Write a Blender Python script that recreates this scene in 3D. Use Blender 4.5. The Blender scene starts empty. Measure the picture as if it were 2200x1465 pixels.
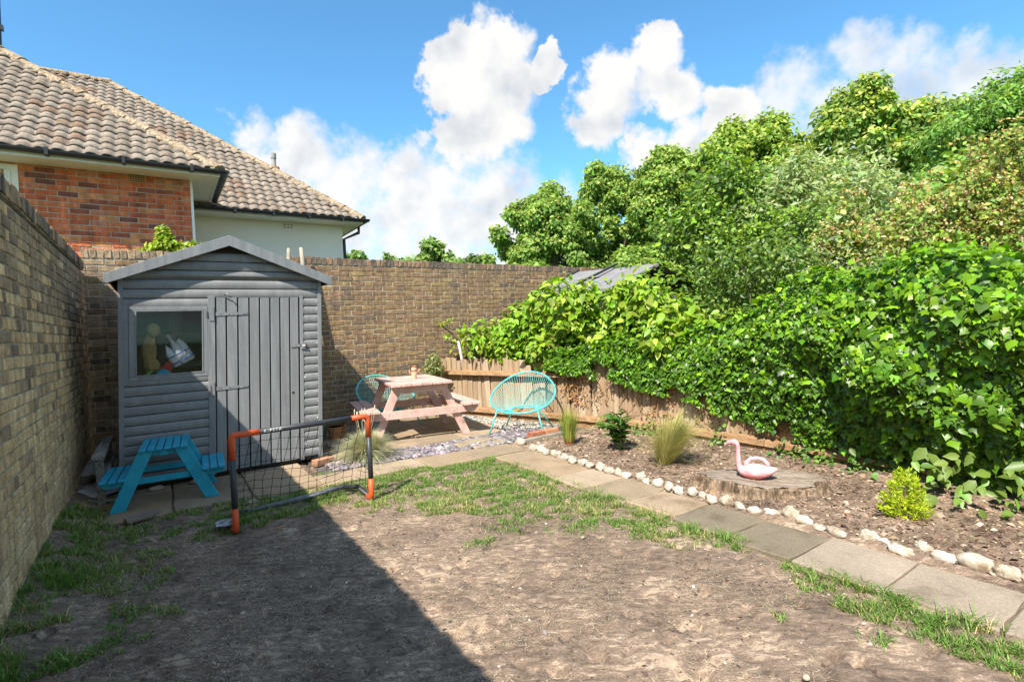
import bpy, math, random
import numpy as np
from math import sin, cos, pi, radians, sqrt, atan2, hypot
from mathutils import Vector, Matrix

# ------------------------------------------------------------------ camera, sky, sun
SC = bpy.context.scene
COL = SC.collection
RNG = np.random.RandomState(7)
random.seed(7)

F_PX, IW, IH = 1130.0, 2200.0, 1465.0
CAM = np.array([0.0, 0.0, 1.40])
YAW, PITCH, ROLL = radians(33.7), radians(1.42), radians(2.5)
_f0 = np.array([sin(YAW), cos(YAW), 0]); _r0 = np.array([cos(YAW), -sin(YAW), 0]); _u0 = np.array([0, 0, 1.0])
C_F = cos(PITCH) * _f0 - sin(PITCH) * _u0
_u1 = cos(PITCH) * _u0 + sin(PITCH) * _f0
C_R = cos(ROLL) * _r0 - sin(ROLL) * _u1
C_U = cos(ROLL) * _u1 + sin(ROLL) * _r0

cam_data = bpy.data.cameras.new('camera')
cam_data.sensor_width = 36.0
cam_data.lens = 36.0 * F_PX / IW
cam_data.clip_start = 0.05
cam_data.clip_end = 3000
cam = bpy.data.objects.new('camera', cam_data)
cam.matrix_world = Matrix(((C_R[0], C_U[0], -C_F[0], CAM[0]), (C_R[1], C_U[1], -C_F[1], CAM[1]),
                           (C_R[2], C_U[2], -C_F[2], CAM[2]), (0, 0, 0, 1)))
COL.objects.link(cam)
SC.camera = cam

SUN_DIR = Vector((0.723, 0.48, -1.0)).normalized()
SUN_EL = math.asin(-SUN_DIR.z)
SUN_AZ = atan2(-SUN_DIR.x, -SUN_DIR.y)
sun_data = bpy.data.lights.new('sun', 'SUN')
sun_data.energy = 4.4
sun_data.angle = radians(0.53)
sun_data.color = (1.0, 0.93, 0.83)
sun = bpy.data.objects.new('sun', sun_data)
sun.rotation_euler = SUN_DIR.to_track_quat('-Z', 'Y').to_euler()
sun.location = (-6, -4, 12)
COL.objects.link(sun)

SC.view_settings.view_transform = 'Standard'
SC.view_settings.look = 'None'
SC.view_settings.exposure = 1.0
SC.view_settings.gamma = 1.0
SC.view_settings.use_curve_mapping = False
SC.render.engine = 'CYCLES'
SC.cycles.max_bounces = 7
SC.cycles.diffuse_bounces = 4
SC.cycles.glossy_bounces = 3
SC.cycles.transmission_bounces = 6
SC.cycles.transparent_max_bounces = 8
SC.cycles.caustics_reflective = False
SC.cycles.caustics_refractive = False
SC.cycles.use_denoising = True
SC.cycles.sample_clamp_indirect = 6.0


def N(nt, typ, **kw):
    n = nt.nodes.new(typ)
    for k, v in kw.items():
        if k.startswith('i_'):
            key = k[2:]
            n.inputs[int(key) if key.isdigit() else key.replace('_', ' ')].default_value = v
        else:
            setattr(n, k, v)
    return n


def LK(nt, a, b):
    nt.links.new(a, b)


def MATH(nt, op, a, b=None, c=None, clamp=False):
    n = nt.nodes.new('ShaderNodeMath'); n.operation = op; n.use_clamp = clamp
    for i, x in enumerate((a, b, c)):
        if x is None:
            continue
        if isinstance(x, (int, float)):
            n.inputs[i].default_value = x
        else:
            nt.links.new(x, n.inputs[i])
    return n.outputs[0]


def VMATH(nt, op, a, b=None):
    n = nt.nodes.new('ShaderNodeVectorMath'); n.operation = op
    for i, x in enumerate((a, b)):
        if x is None:
            continue
        if isinstance(x, (tuple, list)):
            n.inputs[i].default_value = x
        else:
            nt.links.new(x, n.inputs[i])
    return n


def build_world():
    w = bpy.data.worlds.new('World')
    SC.world = w
    w.use_nodes = True
    nt = w.node_tree
    nt.nodes.clear()
    out = N(nt, 'ShaderNodeOutputWorld')
    bg = N(nt, 'ShaderNodeBackground')
    bg.inputs['Strength'].default_value = 0.15
    LK(nt, bg.outputs[0], out.inputs[0])
    sky = N(nt, 'ShaderNodeTexSky', sky_type='NISHITA')
    sky.sun_disc = False
    sky.sun_elevation = SUN_EL
    sky.sun_rotation = SUN_AZ
    sky.altitude = 60
    sky.air_density = 1.0
    sky.dust_density = 0.5
    sky.ozone_density = 3.0
    tc = N(nt, 'ShaderNodeTexCoord')
    D = VMATH(nt, 'NORMALIZE', tc.outputs['Generated']).outputs[0]
    # the clear sky, a little more saturated as the photograph shows it
    hsv = VMATH(nt, 'MULTIPLY', sky.outputs[0], (0.50, 0.83, 0.90))
    # turbulence that frays the outlines of the clouds
    n1 = N(nt, 'ShaderNodeTexNoise'); n1.inputs['Scale'].default_value = 11.0
    n1.inputs['Detail'].default_value = 7.0; n1.inputs['Roughness'].default_value = 0.62
    LK(nt, D, n1.inputs['Vector'])
    off = VMATH(nt, 'SUBTRACT', n1.outputs['Color'], (0.5, 0.5, 0.5)).outputs[0]
    sc_ = VMATH(nt, 'SCALE', off); sc_.inputs['Scale'].default_value = 0.105
    DD = VMATH(nt, 'NORMALIZE', VMATH(nt, 'ADD', D, sc_.outputs[0]).outputs[0]).outputs[0]

    def field(blobs):
        cur = None
        for (x, y, z, r) in blobs:
            dt = VMATH(nt, 'DOT_PRODUCT', DD, (x, y, z)).outputs['Value']
            k = 1.0 / (1 - cos(r))
            v = MATH(nt, 'MULTIPLY_ADD', dt, k, -cos(r) * k)
            cur = v if cur is None else MATH(nt, 'SMOOTH_MAX', cur, v, 0.25)
        return MATH(nt, 'MAXIMUM', cur, -3.0)

    cumulus = [(.479, .751, .455, .063), (.499, .723, .478, .034), (.445, .756, .48, .03), (.449, .788, .425, .051),
               (.515, .753, .41, .064), (.491, .795, .357, .069), (.54, .765, .351, .037), (.455, .825, .336, .040),
               (.56, .705, .436, .02),
               (.652, .646, .397, .065), (.693, .59, .414, .058), (.728, .573, .377, .048), (.653, .673, .348, .046),
               (.692, .569, .445, .024), (.792, .515, .329, .048), (.76, .573, .305, .052), (.719, .63, .293, .046)]
    bank = [(.138, .933, .331, .041), (.206, .931, .3, .067), (.294, .917, .258, .105), (.401, .885, .228, .12),
            (.513, .827, .215, .125), (.611, .758, .215, .085), (.251, .948, .187, .13), (.442, .88, .15, .14),
            (.59, .792, .14, .13), (.339, .872, .352, .02), (.40, .853, .335, .02), (.17, .95, .26, .07), (.05, .98, .19, .1)]
    wisps = [(.831, .436, .345, .06), (.862, .351, .365, .05), (.905, .311, .291, .085), (.923, .247, .296, .06),
             (.867, .4, .296, .06)]
    n2 = N(nt, 'ShaderNodeTexNoise'); n2.inputs['Scale'].default_value = 22.0
    n2.inputs['Detail'].default_value = 8.0; n2.inputs['Roughness'].default_value = 0.6
    LK(nt, D, n2.inputs['Vector'])
    fn = MATH(nt, 'SUBTRACT', n2.outputs['Fac'], 0.5)

    def sstep(v, a, b):
        m = N(nt, 'ShaderNodeMapRange', interpolation_type='SMOOTHSTEP')
        m.inputs['From Min'].default_value = a; m.inputs['From Max'].default_value = b
        LK(nt, v, m.inputs['Value'])
        return m.outputs['Result']
    f1 = field(cumulus)
    m1 = sstep(MATH(nt, 'MULTIPLY_ADD', fn, 2.3, f1), -0.25, 0.62)
    f2 = field(bank)
    m2 = MATH(nt, 'MULTIPLY', sstep(MATH(nt, 'MULTIPLY_ADD', fn, 2.3, f2), -0.6, 0.6), 0.97)
    f3 = field(wisps)
    m3 = MATH(nt, 'MULTIPLY', sstep(MATH(nt, 'MULTIPLY_ADD', fn, 2.8, f3), -0.5, 1.1), 0.86)
    # broken cloud over the unseen rest of the sky, thickened for neutral fill light
    mp = N(nt, 'ShaderNodeMapping'); mp.inputs['Scale'].default_value = (1.0, 1.0, 1.9)
    LK(nt, D, mp.inputs['Vector'])
    n4 = N(nt, 'ShaderNodeTexNoise'); n4.inputs['Scale'].default_value = 2.3
    n4.inputs['Detail'].default_value = 9.0; n4.inputs['Roughness'].default_value = 0.55
    LK(nt, mp.outputs[0], n4.inputs['Vector'])
    m4 = sstep(n4.outputs['Fac'], 0.46, 0.57)
    front = VMATH(nt, 'DOT_PRODUCT', D, (0.52, 0.78, 0.33)).outputs['Value']
    m4 = MATH(nt, 'MULTIPLY', m4, sstep(front, 0.72, 0.45))
    cov = MATH(nt, 'MAXIMUM', MATH(nt, 'MAXIMUM', m1, m2), MATH(nt, 'MAXIMUM', m3, m4))
    # thickness: bright billows, grey hollows and undersides
    sh = VMATH(nt, 'ADD', D, (-0.022, -0.012, 0.035)).outputs[0]
    n5 = N(nt, 'ShaderNodeTexNoise'); n5.inputs['Scale'].default_value = 9.0
    n5.inputs['Detail'].default_value = 6.0
    LK(nt, sh, n5.inputs['Vector'])
    n6 = N(nt, 'ShaderNodeTexNoise'); n6.inputs['Scale'].default_value = 9.0
    n6.inputs['Detail'].default_value = 6.0
    LK(nt, D, n6.inputs['Vector'])
    dlt = MATH(nt, 'SUBTRACT', n6.outputs['Fac'], n5.outputs['Fac'])
    core = sstep(f1, 0.3, 1.0)
    lit = MATH(nt, 'MULTIPLY_ADD', dlt, 2.6, 0.88)
    lit = MATH(nt, 'SUBTRACT', lit, MATH(nt, 'MULTIPLY', core, 0.05), clamp=True)
    ramp = N(nt, 'ShaderNodeValToRGB')
    ramp.color_ramp.elements[0].position = 0.3; ramp.color_ramp.elements[0].color = (2.3, 2.45, 2.65, 1)
    ramp.color_ramp.elements[1].position = 0.95; ramp.color_ramp.elements[1].color = (3.38, 3.35, 3.3, 1)
    LK(nt, lit, ramp.inputs[0])
    mix = N(nt, 'ShaderNodeMix', data_type='RGBA')
    LK(nt, cov, mix.inputs['Factor'])
    LK(nt, hsv.outputs[0], mix.inputs['A'])
    LK(nt, ramp.outputs[0], mix.inputs['B'])
    LK(nt, mix.outputs['Result'], bg.inputs['Color'])
    w.cycles.sampling_method = 'MANUAL'
    w.cycles.sample_map_resolution = 512


build_world()


# ------------------------------------------------------------------ helpers
def proj(p):
    d = np.asarray(p, float) - CAM
    z = float(d @ C_F)
    if z < 0.1:
        return (-9e9, -9e9, z)
    return (IW / 2 + F_PX * float(d @ C_R) / z, IH / 2 - F_PX * float(d @ C_U) / z, z)


def in_frame(p, m=0):
    u, v, z = proj(p)
    return z > 0.1 and -m < u < IW + m and -m < v < IH + m


_lat = {}


def vnoise(x, y, seed=0):
    x = np.asarray(x, float); y = np.asarray(y, float)
    if seed not in _lat:
        _lat[seed] = np.random.RandomState(1000 + seed).rand(256, 256)
    t = _lat[seed]
    xi = np.floor(x).astype(int); yi = np.floor(y).astype(int)
    fx = x - xi; fy = y - yi
    fx = fx * fx * (3 - 2 * fx); fy = fy * fy * (3 - 2 * fy)
    a = t[xi % 256, yi % 256]; b = t[(xi + 1) % 256, yi % 256]
    c = t[xi % 256, (yi + 1) % 256]; d = t[(xi + 1) % 256, (yi + 1) % 256]
    return (a * (1 - fx) + b * fx) * (1 - fy) + (c * (1 - fx) + d * fx) * fy


def fbm(x, y, seed=0, oct=4, gain=0.5):
    s = 0; a = 1; n = 0
    for o in range(oct):
        s = s + a * vnoise(np.asarray(x) * 2 ** o + 17.3 * o, np.asarray(y) * 2 ** o + 9.1 * o, seed + o)
        n += a; a *= gain
    return s / n


def rot3(rx=0, ry=0, rz=0):
    cx, sx, cy, sy, cz, sz = cos(rx), sin(rx), cos(ry), sin(ry), cos(rz), sin(rz)
    X = np.array([[1, 0, 0], [0, cx, -sx], [0, sx, cx]])
    Y = np.array([[cy, 0, sy], [0, 1, 0], [-sy, 0, cy]])
    Z = np.array([[cz, -sz, 0], [sz, cz, 0], [0, 0, 1]])
    return Z @ Y @ X


def tag(o, label=None, cat=None, group=None, kind=None):
    if label: o['label'] = label
    if cat: o['category'] = cat
    if group: o['group'] = group
    if kind: o['kind'] = kind
    return o


def thing(name, label, cat, loc=(0, 0, 0), rz=0, group=None):
    o = bpy.data.objects.new(name, None)
    o.empty_display_size = 0.1
    COL.objects.link(o)
    o.location = loc; o.rotation_euler = (0, 0, rz)
    return tag(o, label, cat, group)


def link(name, me, parent=None, loc=None, rot=None):
    o = bpy.data.objects.new(name, me)
    COL.objects.link(o)
    if parent is not None: o.parent = parent
    if loc is not None: o.location = loc
    if rot is not None: o.rotation_euler = rot
    return o


class MB:
    """collects shapes, builds ONE mesh object"""
    def __init__(s):
        s.v = []; s.f = []; s.c = []; s.has_c = False

    def add(s, vs, fs, tint=None):
        b = len(s.v)
        s.v.extend([tuple(float(q) for q in p) for p in vs])
        s.f.extend([tuple(b + i for i in f) for f in fs])
        if tint is not None: s.has_c = True
        s.c.extend([tint if tint is not None else (1, 1, 1)] * len(vs))
        return s

    def box(s, c, d, R=None, tint=None):
        hx, hy, hz = d[0] / 2, d[1] / 2, d[2] / 2
        vs = np.array([(x, y, z) for z in (-hz, hz) for y in (-hy, hy) for x in (-hx, hx)])
        if R is not None: vs = vs @ np.asarray(R).T
        vs = vs + np.array(c)
        return s.add(vs, [(0, 2, 3, 1), (4, 5, 7, 6), (0, 1, 5, 4), (2, 6, 7, 3), (0, 4, 6, 2), (1, 3, 7, 5)], tint)

    def span(s, a, b, tint=None):
        a = np.array(a, float); b = np.array(b, float)
        return s.box((a + b) / 2, np.abs(b - a), None, tint)

    def beam(s, p, q, w, h, up=(0, 0, 1), tint=None):
        p = np.array(p, float); q = np.array(q, float); d = q - p; L = np.linalg.norm(d); d /= L
        u = np.array(up, float); x = np.cross(u, d); x /= np.linalg.norm(x); u = np.cross(d, x)
        R = np.stack([x, u, d], 1)
        return s.box((p + q) / 2, (w, h, L), R, tint)

    def tube(s, pts, r, n=8, cap=True, tint=None):
        pts = np.array(pts, float); m = len(pts)
        rs = np.full(m, r, float) if np.isscalar(r) else np.array(r, float)
        t = np.gradient(pts, axis=0); t /= np.linalg.norm(t, axis=1)[:, None] + 1e-12
        ref = np.array([0, 0, 1.0]) if abs(t[0][2]) < 0.9 else np.array([1.0, 0, 0])
        x = np.cross(ref, t[0]); x /= np.linalg.norm(x)
        vs = []
        for i in range(m):
            x = x - t[i] * (x @ t[i]); x /= np.linalg.norm(x) + 1e-12
            y = np.cross(t[i], x)
            for k in range(n):
                a = 2 * pi * k / n
                vs.append(pts[i] + rs[i] * (cos(a) * x + sin(a) * y))
        fs = [(i * n + k, i * n + (k + 1) % n, (i + 1) * n + (k + 1) % n, (i + 1) * n + k)
              for i in range(m - 1) for k in range(n)]
        if cap:
            fs.append(tuple(range(n - 1, -1, -1))); fs.append(tuple((m - 1) * n + k for k in range(n)))
        return s.add(vs, fs, tint)

    def prism(s, poly, z0, z1, tint=None, M=None):
        n = len(poly)
        vs = [(x, y, z0) for x, y in poly] + [(x, y, z1) for x, y in poly]
        if M is not None: vs = [M(p) for p in vs]
        fs = [tuple(range(n - 1, -1, -1)), tuple(range(n, 2 * n))] + \
             [(i, (i + 1) % n, n + (i + 1) % n, n + i) for i in range(n)]
        return s.add(vs, fs, tint)

    def blob(s, c, rad, nu=12, nv=8, fn=None, tint=None, R=None):
        vs = []
        for j in range(1, nv):
            ph = pi * j / nv
            for i in range(nu):
                th = 2 * pi * i / nu
                d = np.array([sin(ph) * cos(th), sin(ph) * sin(th), cos(ph)])
                k = fn(d) if fn else 1.0
                vs.append(d * np.array(rad) * k)
        for d in (np.array([0, 0, 1.0]), np.array([0, 0, -1.0])):
            vs.append(d * np.array(rad) * (fn(d) if fn else 1.0))
        vs = np.array(vs)
        if R is not None: vs = vs @ np.asarray(R).T
        vs = vs + np.array(c)
        T = len(vs) - 2; B = T + 1
        fs = [(j * nu + i, (j + 1) * nu + i, (j + 1) * nu + (i + 1) % nu, j * nu + (i + 1) % nu)
              for j in range(nv - 2) for i in range(nu)]
        fs += [(T, i, (i + 1) % nu) for i in range(nu)]
        o = (nv - 2) * nu
        fs += [(B, o + (i + 1) % nu, o + i) for i in range(nu)]
        return s.add(vs, fs, tint)

    def mesh(s, name, mat=None, smooth=False, xf=None):
        me = bpy.data.meshes.new(name)
        v = s.v if xf is None else [xf(p) for p in s.v]
        me.from_pydata(v, [], s.f)
        if s.has_c:
            a = me.attributes.new('tint', 'FLOAT_COLOR', 'POINT')
            arr = np.ones((len(s.c), 4), np.float32); arr[:, :3] = np.array(s.c, np.float32)
            a.data.foreach_set('color', arr.ravel())
        if mat: me.materials.append(mat)
        if smooth: me.polygons.foreach_set('use_smooth', [True] * len(me.polygons))
        me.update()
        return me

    def build(s, name, mat=None, parent=None, smooth=False, bevel=0, xf=None, loc=None, rot=None, kind=None):
        o = link(name, s.mesh(name, mat, smooth, xf), parent, loc, rot)
        if bevel:
            b = o.modifiers.new('bevel', 'BEVEL'); b.width = bevel; b.segments = 2; b.limit_method = 'ANGLE'
            b.harden_normals = False
        if kind: o['kind'] = kind
        return o


def np_mesh(name, V, faces, mat, tint=None, smooth=False):
    """V (N,k,3) copies of one template with faces (tuples of template indices)"""
    n, k = V.shape[:2]
    me = bpy.data.meshes.new(name)
    me.vertices.add(n * k)
    me.vertices.foreach_set('co', V.reshape(-1).astype(np.float32))
    lens = np.array([len(f) for f in faces]); flat = np.concatenate([np.array(f) for f in faces])
    loops = (flat[None, :] + (np.arange(n) * k)[:, None]).ravel().astype(np.int32)
    me.loops.add(len(loops)); me.loops.foreach_set('vertex_index', loops)
    tot = np.tile(lens, n)
    st = np.concatenate([[0], np.cumsum(tot)[:-1]]).astype(np.int32)
    me.polygons.add(len(tot)); me.polygons.foreach_set('loop_start', st)
    if smooth: me.polygons.foreach_set('use_smooth', np.ones(len(tot), bool))
    me.update(calc_edges=True)
    if tint is not None:
        a = me.attributes.new('tint', 'FLOAT_COLOR', 'POINT')
        arr = np.ones((n, k, 4), np.float32)
        arr[:, :, :3] = tint[:, None, :] if tint.ndim == 2 else tint
        a.data.foreach_set('color', arr.ravel())
    me.materials.append(mat)
    return me


def unit(a):
    return a / (np.linalg.norm(a, axis=-1, keepdims=True) + 1e-9)


def leaf_cloud(P, NR, T, size, tmpl):
    """leaf copies: P centres, NR normals, T tip directions"""
    NR = unit(NR); T = unit(T - NR * np.sum(T * NR, 1, keepdims=True)); B = np.cross(T, NR)
    t = np.array(tmpl)[None]
    s = np.asarray(size)[:, None, None]
    return P[:, None, :] + s * (t[:, :, 0:1] * B[:, None] + t[:, :, 1:2] * T[:, None] + t[:, :, 2:3] * NR[:, None])


# leaf templates: x across, y along (tip at y=1), z out of the face
IVY_V = [(0, .30, 0.03), (0, 0, 0), (.30, -.10, -.06), (.52, .14, -.10), (.30, .34, -.02), (.40, .58, -.08), (.16, .66, 0),
         (0, 1, -.08), (-.16, .66, 0), (-.40, .58, -.08), (-.30, .34, -.02), (-.52, .14, -.10), (-.30, -.10, -.06)]
IVY_F = [(0, i, i + 1) for i in range(1, 12)] + [(0, 12, 1)]
HEART_V = [(0, .36, .03), (0, 0, 0), (.26, -.12, -.03), (.46, .06, -.08), (.44, .34, -.07), (.22, .66, -.02), (0, 1, -.12), (-.22, .66, -.02), (-.44, .34, -.07), (-.46, .06, -.08), (-.26, -.12, -.03)]
HEART_F = [(0, i, i + 1) for i in range(1, 10)] + [(0, 10, 1)]
OVATE_V = [(0, 0, 0), (.24, .22, .07), (.27, .52, .08), (0, 1, -.10), (-.27, .52, .08), (-.24, .22, .07), (0, .5, -.01)]
OVATE_F = [(0, 1, 2, 6), (6, 2, 3), (0, 6, 4, 5), (6, 3, 4)]
LANCE_V = [(0, 0, 0), (.16, .35, .03), (0, 1, -.06), (-.16, .35, .03), (0, .4, 0)]
LANCE_F = [(0, 1, 4), (1, 2, 4), (4, 2, 3), (0, 4, 3)]
DIAM_V = [(0, 0, 0), (.36, .45, .06), (0, 1, -.04), (-.36, .45, .06)]
DIAM_F = [(0, 1, 2), (0, 2, 3)]


def jit(n, s):
    return RNG.normal(0, s, (n, 3))


def hsv_tints(n, base, dv=0.25, dh=0.12, alt=None, pa=0.0):
    b = np.array(base)[None] * np.exp(RNG.normal(0, dv, (n, 1)))
    b = b * (1 + RNG.normal(0, dh, (n, 3)))
    if alt is not None:
        m = RNG.rand(n) < pa
        b[m] = np.array(alt) * np.exp(RNG.normal(0, dv * .7, (m.sum(), 1)))
    return np.clip(b, 0.004, 0.9)


# ------------------------------------------------------------------ materials
def principled(name):
    m = bpy.data.materials.new(name)
    m.use_nodes = True
    nt = m.node_tree
    b = nt.nodes['Principled BSDF']
    return m, nt, b


def pmat(name, cols, scale=5.0, detail=6.0, nrough=0.55, rough=0.8, spec=0.3, bump=0.0, bscale=40.0, bdist=0.01,
         stretch=(1, 1, 1), coord='Object', tint=False, fine=0.0, fscale=90.0, metal=0.0, transl=0.0, seed=0.0, runs=0.0, chip=None):
    """noise-driven colour ramp (x tint attribute), with fine grain and bump"""
    m, nt, b = principled(name)
    b.inputs['Roughness'].default_value = rough
    b.inputs['Specular IOR Level'].default_value = spec
    b.inputs['Metallic'].default_value = metal
    if coord == 'Position':
        vec = N(nt, 'ShaderNodeNewGeometry').outputs['Position']
    else:
        vec = N(nt, 'ShaderNodeTexCoord').outputs['Object']
        oi = N(nt, 'ShaderNodeObjectInfo')
        rv = N(nt, 'ShaderNodeCombineXYZ')
        r = MATH(nt, 'MULTIPLY', oi.outputs['Random'], 37.0)
        for i in range(3): LK(nt, r, rv.inputs[i])
        vec = VMATH(nt, 'ADD', vec, rv.outputs[0]).outputs[0]
    mp = N(nt, 'ShaderNodeMapping')
    mp.inputs['Scale'].default_value = stretch
    mp.inputs['Location'].default_value = (seed, seed * 1.7, seed * .3)
    LK(nt, vec, mp.inputs['Vector'])
    n = N(nt, 'ShaderNodeTexNoise')
    n.inputs['Scale'].default_value = scale; n.inputs['Detail'].default_value = detail
    n.inputs['Roughness'].default_value = nrough
    LK(nt, mp.outputs[0], n.inputs['Vector'])
    ramp = N(nt, 'ShaderNodeValToRGB')
    els = ramp.color_ramp.elements
    while len(els) < len(cols): els.new(0.5)
    for e, (p, c) in zip(els, cols):
        e.position = p; e.color = (*c, 1)
    LK(nt, n.outputs['Fac'], ramp.inputs[0])
    col = ramp.outputs[0]
    if fine:
        f = N(nt, 'ShaderNodeTexNoise'); f.inputs['Scale'].default_value = fscale; f.inputs['Detail'].default_value = 4
        LK(nt, mp.outputs[0], f.inputs['Vector'])
        mr = N(nt, 'ShaderNodeMapRange')
        mr.inputs['From Min'].default_value = .3; mr.inputs['From Max'].default_value = .7
        mr.inputs['To Min'].default_value = 1 - fine; mr.inputs['To Max'].default_value = 1 + fine
        LK(nt, f.outputs['Fac'], mr.inputs['Value'])
        sc = VMATH(nt, 'SCALE', col); LK(nt, mr.outputs[0], sc.inputs['Scale'])
        col = sc.outputs[0]
    if chip:      # worn spots where the paint has gone
        cn = N(nt, 'ShaderNodeTexNoise'); cn.inputs['Scale'].default_value = chip[2]; cn.inputs['Detail'].default_value = 8; cn.inputs['Roughness'].default_value = .7
        LK(nt, vec, cn.inputs['Vector'])
        cr = N(nt, 'ShaderNodeMapRange'); cr.inputs['From Min'].default_value = chip[1]; cr.inputs['From Max'].default_value = chip[1] + .04
        LK(nt, cn.outputs['Fac'], cr.inputs['Value'])
        cm = N(nt, 'ShaderNodeMix', data_type='RGBA'); LK(nt, cr.outputs[0], cm.inputs['Factor']); LK(nt, col, cm.inputs['A']); cm.inputs['B'].default_value = (*chip[0], 1)
        col = cm.outputs['Result']
    if runs:      # rain-washed vertical staining
        m2 = N(nt, 'ShaderNodeMapping'); m2.inputs['Scale'].default_value = (13, 13, 1.1); LK(nt, vec, m2.inputs['Vector'])
        f = N(nt, 'ShaderNodeTexNoise'); f.inputs['Scale'].default_value = 1.0; f.inputs['Detail'].default_value = 6; f.inputs['Roughness'].default_value = .65
        LK(nt, m2.outputs[0], f.inputs['Vector'])
        mr = N(nt, 'ShaderNodeMapRange')
        mr.inputs['From Min'].default_value = .34; mr.inputs['From Max'].default_value = .68
        mr.inputs['To Min'].default_value = 1 - runs; mr.inputs['To Max'].default_value = 1 + runs * .8
        LK(nt, f.outputs['Fac'], mr.inputs['Value'])
        s2 = VMATH(nt, 'SCALE', col); LK(nt, mr.outputs[0], s2.inputs['Scale']); col = s2.outputs[0]
    if tint:
        a = N(nt, 'ShaderNodeAttribute', attribute_name='tint')
        col = VMATH(nt, 'MULTIPLY', col, a.outputs['Color']).outputs[0]
    LK(nt, col, b.inputs['Base Color'])
    if bump:
        bn = N(nt, 'ShaderNodeTexNoise'); bn.inputs['Scale'].default_value = bscale; bn.inputs['Detail'].default_value = 5
        LK(nt, mp.outputs[0], bn.inputs['Vector'])
        bp = N(nt, 'ShaderNodeBump'); bp.inputs['Strength'].default_value = bump; bp.inputs['Distance'].default_value = bdist
        LK(nt, bn.outputs['Fac'], bp.inputs['Height'])
        LK(nt, bp.outputs[0], b.inputs['Normal'])
    if transl:
        tr = N(nt, 'ShaderNodeBsdfTranslucent'); LK(nt, col, tr.inputs[0])
        mx = N(nt, 'ShaderNodeMixShader'); mx.inputs[0].default_value = transl
        LK(nt, b.outputs[0], mx.inputs[1]); LK(nt, tr.outputs[0], mx.inputs[2])
        LK(nt, mx.outputs[0], nt.nodes['Material Output'].inputs[0])
    return m


def leafmat(name, rough=0.45, spec=0.4, transl=0.35, tcol=(1.5, 1.35, 0.55)):
    m, nt, b = principled(name)
    a = N(nt, 'ShaderNodeAttribute', attribute_name='tint')
    b.inputs['Roughness'].default_value = rough
    b.inputs['Specular IOR Level'].default_value = spec
    LK(nt, a.outputs['Color'], b.inputs['Base Color'])
    tr = N(nt, 'ShaderNodeBsdfTranslucent')
    LK(nt, VMATH(nt, 'MULTIPLY', a.outputs['Color'], tcol).outputs[0], tr.inputs[0])
    mx = N(nt, 'ShaderNodeMixShader'); mx.inputs[0].default_value = transl
    LK(nt, b.outputs[0], mx.inputs[1]); LK(nt, tr.outputs[0], mx.inputs[2])
    LK(nt, mx.outputs[0], nt.nodes['Material Output'].inputs[0])
    return m


def sc(c, k):
    return tuple(x * k for x in c)


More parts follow.
